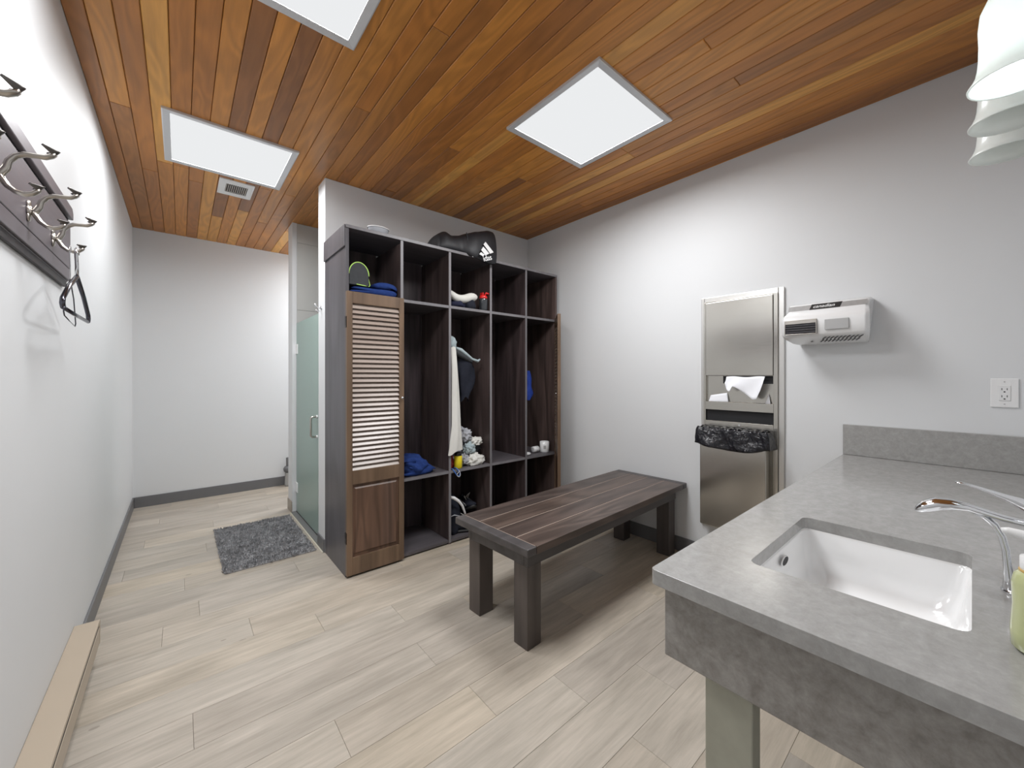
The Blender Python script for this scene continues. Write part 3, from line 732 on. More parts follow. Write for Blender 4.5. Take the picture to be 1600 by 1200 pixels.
# ------------------------------------------------------------------ hand dryer
hd = thing('hand_dryer', (XR, .52, 1.48), 'white wall-mounted hand dryer right of the steel cabinet', 'hand dryer')
y0, y1 = .335, .712
def dr(x, z, iy=0): return x, z, iy
prof = [(XR - .001, 1.702, .010), (XR - .095, 1.700, .012), (XR - .120, 1.690, .016), (XR - .145, 1.655, .016), (XR - .180, 1.630, .006), (XR - .200, 1.612, .0), (XR - .206, 1.595, 0), (XR - .200, 1.520, 0), (XR - .188, 1.505, .004), (XR - .10, 1.476, .03), (XR - .001, 1.470, .045)]
b = MB()
def side(s):
    out = []
    for x, z, iy in prof:
        out.append((x, (y0 + iy * .6) if s < 0 else (y1 - iy), z))
    return out
mids = [0, .5, 1]
Rg = []
for t in (0, .04, .96, 1):
    A, B = side(-1), side(1); ring = []
    for p, q in zip(A, B):
        y = p[1] + (q[1] - p[1]) * t; xx = p[0]
        if t in (0, 1) and xx < XR - .05: xx += .018
        ring.append((xx, y, p[2]))
    Rg.append(ring)
b.rings(Rg, cap=True, closed=True)
b.build('cover', 'white_enamel', hd, bevel=.004, seg=3, smooth=True)
# silver band and black name plate on the sloping top face
pa, pb = Vector((XR - .120, 0, 1.690)), Vector((XR - .145, 0, 1.655))
tn = (pb - pa).normalized(); nrm = Vector((-.81, 0, .58))
def on_band(y, v_, e=.001): q = pa + (pb - pa) * v_ + nrm * e; return (q.x, y, q.z)
MB().poly([on_band(.352, .12), on_band(.692, .12), on_band(.692, .92), on_band(.352, .92)]).build('label_band', 'grey_band', hd, thick=.0006)
MB().poly([on_band(.452, .06, .0018), on_band(.585, .06, .0018), on_band(.592, .95, .0018), on_band(.459, .95, .0018)]).build('name_plate', 'black_ink', hd, thick=.0006)
Xa = Vector((0, -1, 0)); Ya = -tn; Za = Xa.cross(Ya)
mt = Matrix((( Xa.x, Ya.x, Za.x, 0), (Xa.y, Ya.y, Za.y, 0), (Xa.z, Ya.z, Za.z, 0), (0, 0, 0, 1)))
p0 = on_band(.578, .72, .0028)
text_obj('name_lettering', 'canadian', .030, 'white_ink', hd, Matrix.Translation(p0) @ mt @ Matrix.Diagonal((.92, 1, 1, 1)), shear=.3, extrude=.0003)
# air outlet grille
xg = XR - .207
MB().box(xg - .0015, xg + .004, .545, .692, 1.519, 1.598).build('outlet_backing', 'dark', hd)
g_ = MB(); g_.box(xg - .006, xg, .545, .549, 1.519, 1.598).box(xg - .006, xg, .688, .692, 1.519, 1.598).box(xg - .006, xg, .549, .688, 1.594, 1.598).box(xg - .006, xg, .549, .688, 1.519, 1.522)
g_.build('outlet_frame', 'nickel', hd, bevel=.001)
MB().box(xg - .005, xg - .002, .549, .688, 1.578, 1.594).build('outlet_flap', 'nickel', hd)
for z in (1.569, 1.556, 1.543, 1.530): MB().box(xg - .006, xg - .001, .549, .688, z - .0009, z + .0009).build('outlet_vane', 'chrome', hd)
MB().box(xg - .004, xg + .002, .412, .512, 1.534, 1.590).build('grey_plate', 'grey_plate', hd, bevel=.003)
# intake slots under the cover
pc, pd = Vector((XR - .192, 0, 1.505)), Vector((XR - .10, 0, 1.4775)); dn = Vector((-.29, 0, -.957))
for k in range(10):
    ya = .358 + k * .0165; q = []
    for y, t in ((ya, .12), (ya + .006, .12), (ya + .028, .48), (ya + .022, .48)):
        c = pc + (pd - pc) * t + dn * .0032; q.append((c.x, y, c.z))
    MB().poly(q).build('intake_slot', 'dark', hd, thick=.0006)
    q = []
    for y, t in ((ya + .018, .55), (ya + .024, .55), (ya + .044, .9), (ya + .038, .9)):
        c = pc + (pd - pc) * t + dn * .0032; q.append((c.x, y, c.z))
    MB().poly(q).build('intake_slot', 'dark', hd, thick=.0006)
q = pc + (pd - pc) * .8 + dn * .003
MB().lathe([(.006, -.0006), (.006, .0006)], (q.x, .585, q.z), 12).build('screw', 'black_plastic', hd)

# ------------------------------------------------------------------ outlet
ot = thing('wall_outlet', (XR, -.09, 1.147), 'white rectangular double wall outlet above the counter end splash', 'outlet')
MB().box(XR - .006, XR - .0003, -.130, -.050, 1.147, 1.277).build('cover_plate', 'white_plastic', ot, bevel=.003)
MB().box(XR - .0085, XR - .006, -.107, -.073, 1.178, 1.246).build('socket_insert', 'white_enamel', ot, bevel=.001)
for z in (1.229, 1.197):
    s_ = MB().box(XR - .0091, XR - .0084, -.0985, -.0965, z - .004, z + .005).box(XR - .0091, XR - .0084, -.0835, -.0815, z - .004, z + .005).box(XR - .0091, XR - .0084, -.0925, -.0875, z - .014, z - .009)
    s_.build('pin_slots', 'dark', ot)
for z in (1.262, 1.162): MB().lathe([(.0025, XR - .0072), (.0025, XR - .006)], (0, -.09, z), 10, 'x').build('screw', 'grey_plate', ot)

# ------------------------------------------------------------------ heater on the left wall
ht = thing('baseboard_heater', (XL, 1.6, .09), 'beige metal baseboard heater low on the left wall', 'heater')
hx = XL + .08
MB().box(XL + .012, hx - .004, .40, 2.535, .092, .176).build('body', 'heater', ht, bevel=.003)
MB().box(XL + .0005, hx, .40, 2.548, .176, .192).build('top_cover', 'heater', ht, bevel=.003)
MB().box(hx - .006, hx, .40, 2.529, .088, .162).build('front_panel', 'heater', ht, bevel=.002)
MB().box(hx - .012, hx - .0015, .42, 2.529, .163, .1765).build('air_gap', 'dark', ht)
MB().box(XL + .0005, hx + .001, 2.530, 2.549, .088, .190).build('end_cap', 'heater', ht, bevel=.003)

# ------------------------------------------------------------------ coat rack
rk = thing('coat_rack', (XL, 1.7, 1.66), 'dark-stained coat rack board with double nickel hooks on the left wall', 'coat rack')
xb = XL + .022; ye = 2.334; ys = .72
MB().prism([(ys, 1.662), (ye, 1.662), (ye, 1.935), (ye - .025, 1.955), (ys, 1.955)], XL + .0005, XL + .014, 'x').build('back_board', 'rack_wood', rk, bevel=.002)
MB().prism([(ys, 1.712), (ye - .006, 1.712), (ye - .006, 1.893), (ys, 1.893)], XL + .014, xb, 'x').build('middle_board', 'rack_wood', rk, bevel=.002)
MB().prism([(ys, 1.665), (ye - .004, 1.665), (ye - .004, 1.709), (ys, 1.709)], XL + .014, xb, 'x').build('lower_board', 'rack_wood', rk, bevel=.002)
MB().prism([(ys, 1.909), (ye - .004, 1.909), (ye - .004, 1.934), (ye - .024, 1.953), (ys, 1.953)], XL + .014, xb + .008, 'x').build('top_moulding', 'rack_wood', rk, bevel=.003)
MB().box(XL + .0142, XL + .0155, ys, ye - .004, 1.893, 1.909).build('groove', 'rack_dark', rk)  # near-black strip paints the moulding's shadow into the groove
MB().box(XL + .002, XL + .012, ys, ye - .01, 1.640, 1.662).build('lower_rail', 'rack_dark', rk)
def hook(y, label):
    h_ = thing('coat_hook', (xb, y, 1.76), label, 'coat hook', 'double hooks on the coat rack')
    X0 = xb
    pl = MB(); pl.lathe([(.013, X0), (.014, X0 + .003), (.011, X0 + .006)], (0, y, 1.778), 14, 'x').lathe([(.013, X0), (.014, X0 + .003), (.011, X0 + .006)], (0, y, 1.744), 14, 'x').lathe([(.016, X0), (.017, X0 + .004), (.012, X0 + .009)], (0, y, 1.761), 14, 'x')
    pl.build('mount_plate', 'nickel', h_, smooth=True)
    def arm(pts, name):
        rings = []
        P = [Vector((p[0], y, p[1])) for p in pts]
        for i, (x_, z_, w_, t_) in enumerate(pts):
            tg = (P[min(i+1, len(P)-1)] - P[max(i-1, 0)]).normalized(); nn = Vector((-tg.z, 0, tg.x))
            rings.append([P[i] + Vector((0, 1, 0)) * w_ * 1.15 * math.cos(2*math.pi*k/12) + nn * t_ * 1.3 * math.sin(2*math.pi*k/12) for k in range(12)])
        MB().rings(rings).build(name, 'nickel', h_, smooth=True)
    def tip(px, pz, hw, sweep, rise, name):
        def f(u, v_):
            w = 2 * u - 1; e = 1 - .75 * abs(w) ** 1.3
            return (px + .010 * v_ * e - sweep * abs(w) ** 1.5, y + hw * w, pz + rise * abs(w) ** 1.6 + .014 * v_ * e)
        MB().grid(f, 16, 5).build(name, 'tip_metal', h_, smooth=True, thick=.003)
    tip(X0 + .096, 1.829, .025, .016, .012, 'flared_tip'); tip(X0 + .071, 1.735, .019, .012, .008, 'flared_tip')
    # upper arm: out of the stem, up and away, ending in a broad flared tip
    arm([(X0 + .006, 1.760, .008, .007), (X0 + .015, 1.761, .008, .006), (X0 + .022, 1.775, .008, .006), (X0 + .026, 1.793, .008, .005), (X0 + .036, 1.808, .008, .005), (X0 + .050, 1.817, .008, .0045), (X0 + .066, 1.819, .008, .004), (X0 + .082, 1.821, .009, .004), (X0 + .093, 1.828, .009, .004), (X0 + .099, 1.834, .006, .003)], 'upper_prong')
    arm([(X0 + .012, 1.760, .008, .005), (X0 + .016, 1.748, .008, .005), (X0 + .024, 1.734, .008, .005), (X0 + .036, 1.724, .008, .0045), (X0 + .050, 1.721, .008, .0045), (X0 + .062, 1.726, .008, .004), (X0 + .070, 1.734, .008, .004), (X0 + .074, 1.739, .005, .003)], 'lower_prong')
for y, l_ in ((2.034, 'nickel double coat hook nearest the board end, carrying the hangers'), (1.751, 'nickel double coat hook second from the far end of the rack'), (1.468, 'nickel double coat hook third from the far end of the rack'), (1.185, 'nickel double coat hook at the left edge, only its upper tip showing')):
    hook(y, l_)
# hangers: thick padded black/chrome one in front, thin wire one behind
def hanger(dx, yc, r, mat, label, zoff=0, tilt=0, hw=.224, apex=1.636, barz=1.500):
    X = XL + .079 + dx; t = thing('clothes_hanger', (X, yc, 1.72), label, 'hanger', 'hangers on the last coat hook')
    zt = 1.7245 + zoff
    hookp = [(X, yc + .012 - .0, zt - .010), (X, yc + .010, zt + .006), (X, yc, zt + .010), (X, yc - .011, zt + .004), (X, yc - .012, zt - .014), (X, yc - .004, zt - .035), (X, yc, zt - .055), (X, yc, apex + .002)]
    MB().tube(hookp, r * .75, 10).build('hook', 'chrome', t, smooth=True)
    c = [(X, yc, apex), (X + tilt*.5, yc - hw * .55, apex - .052), (X + tilt, yc - hw + .006, barz + .028), (X + tilt, yc - hw, barz + .012), (X + tilt, yc - hw + .012, barz)]
    MB().tube(c, r, 10).build('shoulder', mat, t, smooth=True)
    c = [(X, yc, apex), (X - tilt*.5, yc + hw * .55, apex - .052), (X - tilt, yc + hw - .006, barz + .028), (X - tilt, yc + hw, barz + .012), (X - tilt, yc + hw - .012, barz)]
    MB().tube(c, r, 10).build('shoulder', mat, t, smooth=True)
    MB().tube([(X + tilt, yc - hw + .012, barz), (X, yc, barz - .001), (X - tilt, yc + hw - .012, barz)], r * .9, 10).build('bar', mat, t, smooth=True)
M['hanger_dark'] = plain('dark_chrome', (.10, .10, .12), .18, 1)
hanger(.0, 2.036, .0068, 'hanger_dark', 'thick dark metal clothes hanger hanging on the last hook')
hanger(-.012, 2.010, .0018, 'hanger_dark', 'thin wire clothes hanger hanging behind the thick one', hw=.20, apex=1.62, barz=1.475, tilt=.015)

# ------------------------------------------------------------------ rug
rg = thing('bath_rug', (.48, 3.6, 0), 'small grey shaggy rug in front of the shower door', 'rug')
qx0, qx1, qy0, qy1 = .212, .765, 3.135, 4.085
MB().prism(rounded(qx0 + .004, qx1 - .004, qy0 + .004, qy1 - .004, .02, 3), .0008, .008, 'z').build('backing', 'rug', rg)
def pile():
    r = random.Random(3); vs, fs = [], []
    for k in range(15000):
        x = r.uniform(qx0, qx1); y = r.uniform(qy0, qy1); a = r.uniform(0, math.pi); h_ = r.uniform(.014, .024)
        h_ *= 1 + .35 * noise.noise(Vector((x * 9, y * 9, 0)))
        w_ = .0032; lx, ly = r.uniform(-.010, .010), r.uniform(-.010, .010); dx, dy = math.cos(a) * w_, math.sin(a) * w_
        i = len(vs)
        vs += [(x - dx, y - dy, .006), (x + dx, y + dy, .006), (x + lx * .5 + dx, y + ly * .5 + dy, h_ * .6), (x + lx * .5 - dx, y + ly * .5 - dy, h_ * .6), (x + lx, y + ly, h_)]
        fs += [(i, i+1, i+2, i+3), (i+3, i+2, i+4)]
    c = Vector(rg['_at']); vs = [(v_[0] - c.x, v_[1] - c.y, v_[2]) for v_ in vs]
    me = bpy.data.meshes.new('pile'); me.from_pydata(vs, [], fs); me.materials.append(M['rug'])
    o = bpy.data.objects.new('pile', me); COL.objects.link(o); o.parent = rg; o['kind'] = 'stuff'
pile()

# ------------------------------------------------------------------ clutter in and on the lockers
ZT = LT + .0225
# duffle bag on top, its right end drooping over the front edge
dfl = thing('duffle_bag', (1.78, 2.72, ZT), 'black nylon duffle bag with a white three-bar logo on top of the lockers', 'bag')
def duffle():
    # each section: x, y_front, y_back, z_bottom_front, z_bottom_back, z_top, shift of the top towards the back
    secs = [(1.50, 2.66, 2.86, ZT + .002, ZT + .002, ZT + .05), (1.515, 2.63, 2.90, ZT + .001, ZT + .001, ZT + .125), (1.56, 2.615, 2.93, ZT + .001, ZT + .001, ZT + .160), (1.62, 2.61, 2.93, ZT + .001, ZT + .001, ZT + .138),
            (1.69, 2.60, 2.93, ZT + .001, ZT + .001, ZT + .150), (1.74, 2.580, 2.93, ZT - .012, ZT + .001, ZT + .172), (1.80, 2.556, 2.92, ZT - .05, ZT + .001, ZT + .195), (1.87, 2.548, 2.90, ZT - .075, ZT + .001, ZT + .22), (1.94, 2.545, 2.88, ZT - .085, ZT + .001, ZT + .245),
            (1.992, 2.548, 2.86, ZT - .075, ZT + .002, ZT + .250), (2.004, 2.556, 2.84, ZT - .05, ZT + .01, ZT + .235)]
    fine = []
    for a_, b2 in zip(secs, secs[1:]):
        for q in (0, .33, .66): fine.append(tuple(u + (w_ - u) * q for u, w_ in zip(a_, b2)))
    secs = fine + [secs[-1]]
    rings = []
    for i, (x, yf, yb_, zf, zk, zt_) in enumerate(secs):
        c = []
        def add(y, z, k):
            n_ = noise.noise(Vector((x * 9, y * 9, z * 9))) * .014 - (.5 - abs(noise.noise(Vector((x * 22 + z * 14, y * 8, z * 8))))) * .014 + .004
            c.append((x + n_, y + n_ * .5, z + (n_ if k else 0)))
        ye_ = 2.590 # behind this the bag rests on the board
        add(yf + .012, zf, 0); add(yf, zf + (zt_ - zf) * .18, 1); add(yf + .002, zf + (zt_ - zf) * .45, 1); add(yf + .012, zf + (zt_ - zf) * .75, 1)
        add(yf + .035, zf + (zt_ - zf) * .95, 1); add(yf + .09, zt_, 1); add((yf + yb_) / 2 + .02, zt_ - .004, 1); add(yb_ - .05, zt_ - .03, 1)
        add(yb_ - .01, (zt_ + zk) / 2, 1); add(yb_ - .015, zk + .01, 0); add((yf + yb_) / 2, zk, 0); add(ye_ if yf < ye_ - .02 else yf + .03, zk if yf < ye_ - .02 else zf, 0)
        rings.append(c)
    return MB().rings(rings)
duffle().build('body', 'black_cloth', dfl, smooth=True, subd=1)
for x in (1.735, 1.758):
    MB().grid(lambda u, v_: (x + .006 * v_, 2.586 + .012 * u + .05 * max(0, u - .75), ZT + .004 + .165 * u), 8, 1).build('strap', 'charcoal', dfl, smooth=True, thick=.003)
MB().box(1.772, 1.781, 2.574, 2.580, ZT - .026, ZT + .002).build('zip_pull', 'white_plastic', dfl, bevel=.001)
# logo plane in front of the drooping end
def lg(px, py): return (px, 2.530 + max(0, py - ZT - .04) * .12, py)
bars = [[(1.872, 2.370), (1.850, 2.344), (1.913, 2.281), (1.948, 2.299)], [(1.846, 2.324), (1.824, 2.293), (1.866, 2.258), (1.904, 2.280)], [(1.822, 2.275), (1.806, 2.256), (1.842, 2.246), (1.859, 2.262)]]
for q in bars:
    b = MB(); n_ = 4
    b.grid(lambda u, v_: lg(*((Vector(q[0]).lerp(Vector(q[1]), v_)).lerp(Vector(q[3]).lerp(Vector(q[2]), v_), u))), n_, 2)
    b.build('logo_bar', 'white_ink', dfl, thick=.0015)
mt = Matrix.Translation((1.848, 2.528, 2.206)) @ Matrix.Rotation(R(-20), 4, 'Y') @ Matrix.Rotation(R(90), 4, 'X')
text_obj('logo_lettering', 'idas', .062, 'white_ink', dfl, mt, extrude=.001, spacing=.95)
# white dish on top
t = thing('plastic_dish', (1.05, 2.675, ZT), 'low clear-white plastic dish on top of the lockers, left of the bag', 'dish')
MB().rings([[(1.05 + r_*math.cos(2*math.pi*k/28), 2.675 + r_*.75*math.sin(2*math.pi*k/28), z_) for k in range(28)] for r_, z_ in ((.062, ZT + .001), (.070, ZT + .045), (.073, ZT + .047), (.067, ZT + .045), (.058, ZT + .008), (.02, ZT + .006))]).build('bowl', 'clear_plastic', t, smooth=True)
MB().grid(lambda u, v_: (1.05 + .074 * math.cos(2*math.pi*u), 2.675 + .056 * math.sin(2*math.pi*u), ZT + .044 + .006 * v_), 28, 1, True).build('rim', 'white_plastic', t, smooth=True, thick=.003)
# column 1, top compartment
Z3 = 1.8325
def slab_path(mb, pts, th, y0_, y1_, seed=0, n=10):
    """cloth layer following a path in x,z swept over depth y"""
    P = [Vector((p[0], 0, p[1])) for p in pts]; rings = []
    def section(y, k):
        up, dn_ = [], []
        for i, p in enumerate(P):
            tg = (P[min(i+1, len(P)-1)] - P[max(i-1, 0)]).normalized(); nn = Vector((-tg.z, 0, tg.x))
            w_ = th * (1 + .25 * noise.noise(Vector((p.x * 20 + seed, y * 12, p.z * 20))))
            e = (.6 if i in (0, len(P)-1) else 1)
            up.append((p + nn * w_ * e) + Vector((0, y, 0))); dn_.append((p - nn * w_ * e) + Vector((0, y, 0)))
        return up + dn_[::-1]
    for k in range(n + 1):
        t_ = k / n; y = y0_ + (y1_ - y0_) * t_
        s_ = section(y, k)
        rings.append(s_)
    return mb.rings(rings)
tw = thing('folded_towel', (1.0, 2.78, Z3), 'folded navy blue towel under the lunch bag in the top left compartment', 'towel')
lower = [(.835, Z3 + .014), (.90, Z3 + .012), (1.0, Z3 + .013), (1.10, Z3 + .013), (1.155, Z3 + .016), (1.163, Z3 + .030), (1.14, Z3 + .042), (1.06, Z3 + .041), (1.0, Z3 + .036), (.93, Z3 + .037), (.85, Z3 + .039)]
slab_path(MB(), lower, .0115, 2.603, 2.96, 1).build('lower_fold', 'navy', tw, smooth=True, subd=1)
upper = [(1.13, Z3 + .064), (1.07, Z3 + .066), (1.01, Z3 + .062), (1.0, Z3 + .074), (1.03, Z3 + .088), (1.09, Z3 + .092), (1.14, Z3 + .084), (1.158, Z3 + .068), (1.162, Z3 + .05)]
slab_path(MB(), upper, .011, 2.607, 2.95, 4).build('upper_fold', 'navy', tw, smooth=True, subd=1)
lb = thing('lunch_bag', (.905, 2.68, Z3 + .053), 'dark domed lunch bag with lime green piping in the top left compartment', 'bag')
def arch(x0, x1, zb_, zt_, n=16):
    pts = [(x0, zb_)]; cx_, rx = (x0 + x1) / 2, (x1 - x0) / 2; zs_ = zb_ + (zt_ - zb_) * .45
    for k in range(n + 1):
        a = math.pi - math.pi * k / n; pts.append((cx_ + rx * math.cos(a), zs_ + (zt_ - zs_) * math.sin(a)))
    pts.append((x1, zb_)); return pts
zb_, zt_ = Z3 + .055, Z3 + .205
A = arch(.832, .962, zb_, zt_)
MB().rings([[(x, y, z) for x, z in [((p[0] - .897) * s_ + .897 + (y - 2.62) * .12, (p[1] - zb_) * (s_ * .5 + .5) + zb_) for p in A]] for y, s_ in ((2.612, .94), (2.618, 1), (2.72, 1.02), (2.80, .97))]).build('body', 'charcoal', lb, smooth=False, bevel=.004)
MB().tube([(p[0], 2.614, p[1]) for p in A[1:-1]] , .0035, 8).build('piping', 'lime', lb, smooth=True)
MB().tube([(.968, 2.66, zb_ + .085), (.974, 2.65, zb_ + .05), (.976, 2.635, zb_ + .012), (.965, 2.622, zb_ + .002), (.93, 2.612, zb_ + .001), (.88, 2.611, zb_ + .004)], .003, 8).build('piping', 'lime', lb, smooth=True)
MB().box(.964, .972, 2.66, 2.675, zb_ + .08, zb_ + .10).build('zip_pull', 'lime', lb, bevel=.001)
# column 3, top compartment
rl = thing('grey_sock_roll', (1.72, 2.72, Z3), 'pale grey rolled cloth lying in the top of the middle column', 'cloth')
rl.name = 'rolled_cloth'
MB().tube([(1.598, 2.66, Z3 + .125), (1.63, 2.655, Z3 + .098), (1.67, 2.65, Z3 + .075), (1.72, 2.65, Z3 + .072), (1.77, 2.65, Z3 + .085), (1.815, 2.65, Z3 + .105), (1.845, 2.65, Z3 + .100), (1.858, 2.65, Z3 + .088)], [.022, .028, .032, .034, .036, .038, .034, .022], 14).build('roll', 'white_cloth', rl, smooth=True, subd=1)
MB().tube([(1.80, 2.655, Z3 + .07), (1.81, 2.65, Z3 + .045), (1.80, 2.65, Z3 + .03)], [.03, .03, .02], 12).build('fold_end', 'white_cloth', rl, smooth=True, subd=1)
c = MB(); lump(c, (1.69, 2.72, Z3 + .001), (.09, .10, .045), 5, .25); c.build('heap', 'dark_navy', None, smooth=True, off=(1.69, 2.72, Z3 + .001))
o = bpy.data.objects['heap']; o.name = 'folded_shirt'; tag(o, 'dark navy folded shirt under the pale grey roll', 'clothes')
c = MB(); lump(c, (1.80, 2.66, Z3 + .001), (.045, .05, .055), 8, .2)
o = c.build('wash_pouch', 'black_fabric', None, smooth=True, off=(1.83, 2.66, Z3 + .001)); tag(o, 'small black pouch left of the red-capped shaker bottle', 'pouch')
sb = thing('shaker_bottle', (1.925, 2.64, Z3), 'smoky black shaker bottle with a bright red cap on the upper shelf', 'bottle')
MB().lathe([(.030, Z3 + .0005), (.034, Z3 + .01), (.036, Z3 + .08), (.037, Z3 + .095), (.030, Z3 + .105)], (1.925, 2.64, 0), 24).build('body', 'smoke_plastic', sb, smooth=True)
MB().lathe([(.033, Z3 + .096), (.034, Z3 + .115), (.026, Z3 + .128), (.012, Z3 + .132)], (1.925, 2.64, 0), 24).build('cap', 'red_plastic', sb, smooth=True)
MB().box(1.905, 1.915, 2.62, 2.66, Z3 + .128, Z3 + .150).build('flip_lid', 'red_plastic', sb, bevel=.003)
MB().tube([(1.935, 2.64, Z3 + .128), (1.945, 2.625, Z3 + .148), (1.965, 2.615, Z3 + .142)], [.009, .010, .007], 10).build('spout', 'red_plastic', sb, smooth=True)
# column 2, middle shelf: blue towel heap
Z2 = .5645
c = MB()
lump(c, (1.32, 2.73, Z2 + .001), (.118, .13, .085), 12, .22, 2.5, 4)
o = c.build('towel_heap', 'navy', None, smooth=True, off=(1.32, 2.73, Z2)); 
tw2 = thing('crumpled_towel', (1.32, 2.73, Z2), 'crumpled navy blue towel on the shelf of the second column', 'towel')
o.name = 'bundle'; o.location = (0, 0, 0); o.parent = tw2
slab_path(MB(), [(1.215, Z2 + .105), (1.26, Z2 + .125), (1.32, Z2 + .12), (1.38, Z2 + .09), (1.43, Z2 + .05), (1.485, Z2 + .018)], .010, 2.63, 2.80, 6).build('drape', 'navy', tw2, smooth=True, subd=1)
slab_path(MB(), [(1.21, Z2 + .016), (1.28, Z2 + .015), (1.36, Z2 + .015), (1.44, Z2 + .018), (1.452, Z2 + .03), (1.42, Z2 + .044), (1.34, Z2 + .05), (1.25, Z2 + .065)], .012, 2.612, 2.78, 9).build('lower_fold', 'navy', tw2, smooth=True, subd=1)
# column 3, tall compartment
hw_ = thing('hanging_sweatshirt', (1.62, 2.60, 1.50), 'long white cloth sleeve hanging down the left side of the middle column', 'clothes')
def sleeve(u, v_):
    a = 2 * math.pi * u; z = 1.515 - .81 * v_
    w_ = .030 + .012 * v_ + .018 * max(0, v_ - .75) * 4; d_ = .018 + .006 * math.sin(v_ * 9)
    fold = 1 + .12 * math.sin(5 * a + v_ * 4)
    cx_ = 1.628 + .010 * math.sin(v_ * 3) - .006 * max(0, v_ - .8) * 5
    return (cx_ + w_ * math.cos(a) * fold, 2.592 + .05 * (1 - v_) + d_ * math.sin(a) * fold, z + .006 * math.sin(3 * a) + (.02 * math.cos(a) if v_ > .9 else 0))
MB().grid(sleeve, 30, 40, True).build('sleeve', 'white_cloth', hw_, smooth=True)
MB().lathe([(.008, 2.64), (.010, 2.70), (.012, 3.04)], (1.61, 0, 1.53), 10, 'y').build('gathered_shoulder', 'white_cloth', hw_, smooth=True)
c = MB(); lump(c, (1.634, 2.68, 1.50), (.045, .05, .065), 21, .3)
o = c.build('draped_cap', 'pale_blue_cloth', None, smooth=True, off=(1.634, 2.68, 1.50)); o.name = 'draped_shirt'; tag(o, 'pale grey-blue cloth bunched at the top of the hanging clothes', 'clothes')
sh_ = thing('hanging_shorts', (1.74, 2.75, 1.46), 'black shorts hanging beside the white sleeve in the middle column', 'clothes')
c = MB()
def shorts(u, v_):
    a = 2 * math.pi * u; z = 1.455 - .355 * v_
    w_ = .040 + .050 * math.sin(math.pi * min(1, .12 + v_)) ; cx_ = 1.800 - .025 * v_
    f_ = 1 + .14 * math.sin(4 * a + 6 * v_) + .10 * noise.noise(Vector((math.cos(a) * 2, math.sin(a) * 2, v_ * 5)))
    return (cx_ + w_ * math.cos(a) * f_, 2.71 + .035 * math.sin(a) * f_, z - .06 * math.cos(a) * (1 - v_) + .02 * math.sin(3 * a) * v_)
c.grid(shorts, 36, 20, True); c.build('cloth', 'black_fabric', sh_, smooth=True)
MB().tube([(1.68, 2.67, 1.515), (1.72, 2.665, 1.50), (1.76, 2.665, 1.475), (1.83, 2.665, 1.43), (1.89, 2.67, 1.415), (1.915, 2.675, 1.43)], [.010, .016, .014, .010, .012, .007], 10).build('waistband', 'pale_blue_cloth', sh_, smooth=True)
MB().tube([(1.66, 2.68, 1.50), (1.70, 2.675, 1.47), (1.77, 2.672, 1.44), (1.85, 2.675, 1.40)], [.02, .026, .022, .012], 10).build('gathered_top', 'charcoal', sh_, smooth=True, subd=1)
MB().tube([(1.70, 2.745, 1.19), (1.705, 2.745, 1.10), (1.725, 2.74, 1.06), (1.705, 2.745, 1.02)], .004, 8).build('drawstring', 'white_cloth', sh_, smooth=True)
for k, (nm, x, y, z, s_, mt_, l_) in enumerate((
        ('crumpled_shirt', 1.80, 2.77, .0, (.12, .10, .11), 'grey_cloth', 'crumpled light grey shirt at the bottom of the sock pile'),
        ('sock', 1.775, 2.70, .205, (.058, .05, .055), 'grey_cloth', 'light grey sock ball near the top of the pile'),
        ('sock', 1.875, 2.69, .155, (.070, .042, .038), 'white_cloth', 'white rolled sock on the right of the pile'),
        ('sock', 1.745, 2.71, .275, (.026, .035, .024), 'grey_cloth', 'small grey sock ball at the very top of the pile'),
        ('sock', 1.885, 2.74, .09, (.060, .055, .050), 'charcoal', 'dark charcoal sock tucked below the white rolled one'),
        ('sock', 1.80, 2.665, .10, (.055, .035, .05), 'pale_blue_cloth', 'pale blue-grey crumpled sock in the middle of the pile'),
        ('sock', 1.845, 2.645, .0, (.085, .038, .055), 'white_cloth', 'white crumpled sock at the shelf front beside the yellow bottle'),
        ('sock', 1.755, 2.665, .02, (.040, .03, .05), 'grey_cloth', 'grey sock directly behind the yellow bottle'),
        ('cloth', 1.63, 2.70, .0, (.035, .05, .060), 'red_cloth', 'red cloth in the shelf corner left of the yellow bottle'))):
    c = MB(); lump(c, (x, y, Z2 + z + .001), s_, 30 + k, .42, 3.4, 4)
    o = c.build(nm, mt_, None, smooth=True, off=(x, y, Z2 + z)); tag(o, l_, 'clothes', 'clothes piled on the middle column shelf')
yb_ = thing('supplement_bottle', (1.675, 2.635, Z2), 'small bright yellow bottle with a black lid at the shelf front', 'bottle')
MB().lathe([(.028, Z2 + .0005), (.032, Z2 + .005), (.033, Z2 + .09), (.028, Z2 + .098)], (1.675, 2.635, 0), 24).build('body', 'yellow', yb_, smooth=True)
MB().lathe([(.027, Z2 + .098), (.028, Z2 + .10), (.028, Z2 + .124), (.024, Z2 + .127)], (1.675, 2.635, 0), 24).build('lid', 'black_plastic', yb_, smooth=True)
cb = thing('key_strap', (1.62, 2.60, Z2), 'blue strap with a pale clip hanging over the shelf front', 'strap')
MB().tube([(1.602, 2.64, Z2 + .005), (1.605, 2.60, Z2 + .006), (1.612, 2.588, Z2 - .01), (1.635, 2.587, Z2 - .045), (1.655, 2.587, Z2 - .05), (1.66, 2.587, Z2 - .03), (1.645, 2.588, Z2 - .005), (1.640, 2.60, Z2 + .007), (1.64, 2.64, Z2 + .005)], .0045, 8).build('strap', 'blue_strap', cb, smooth=True)
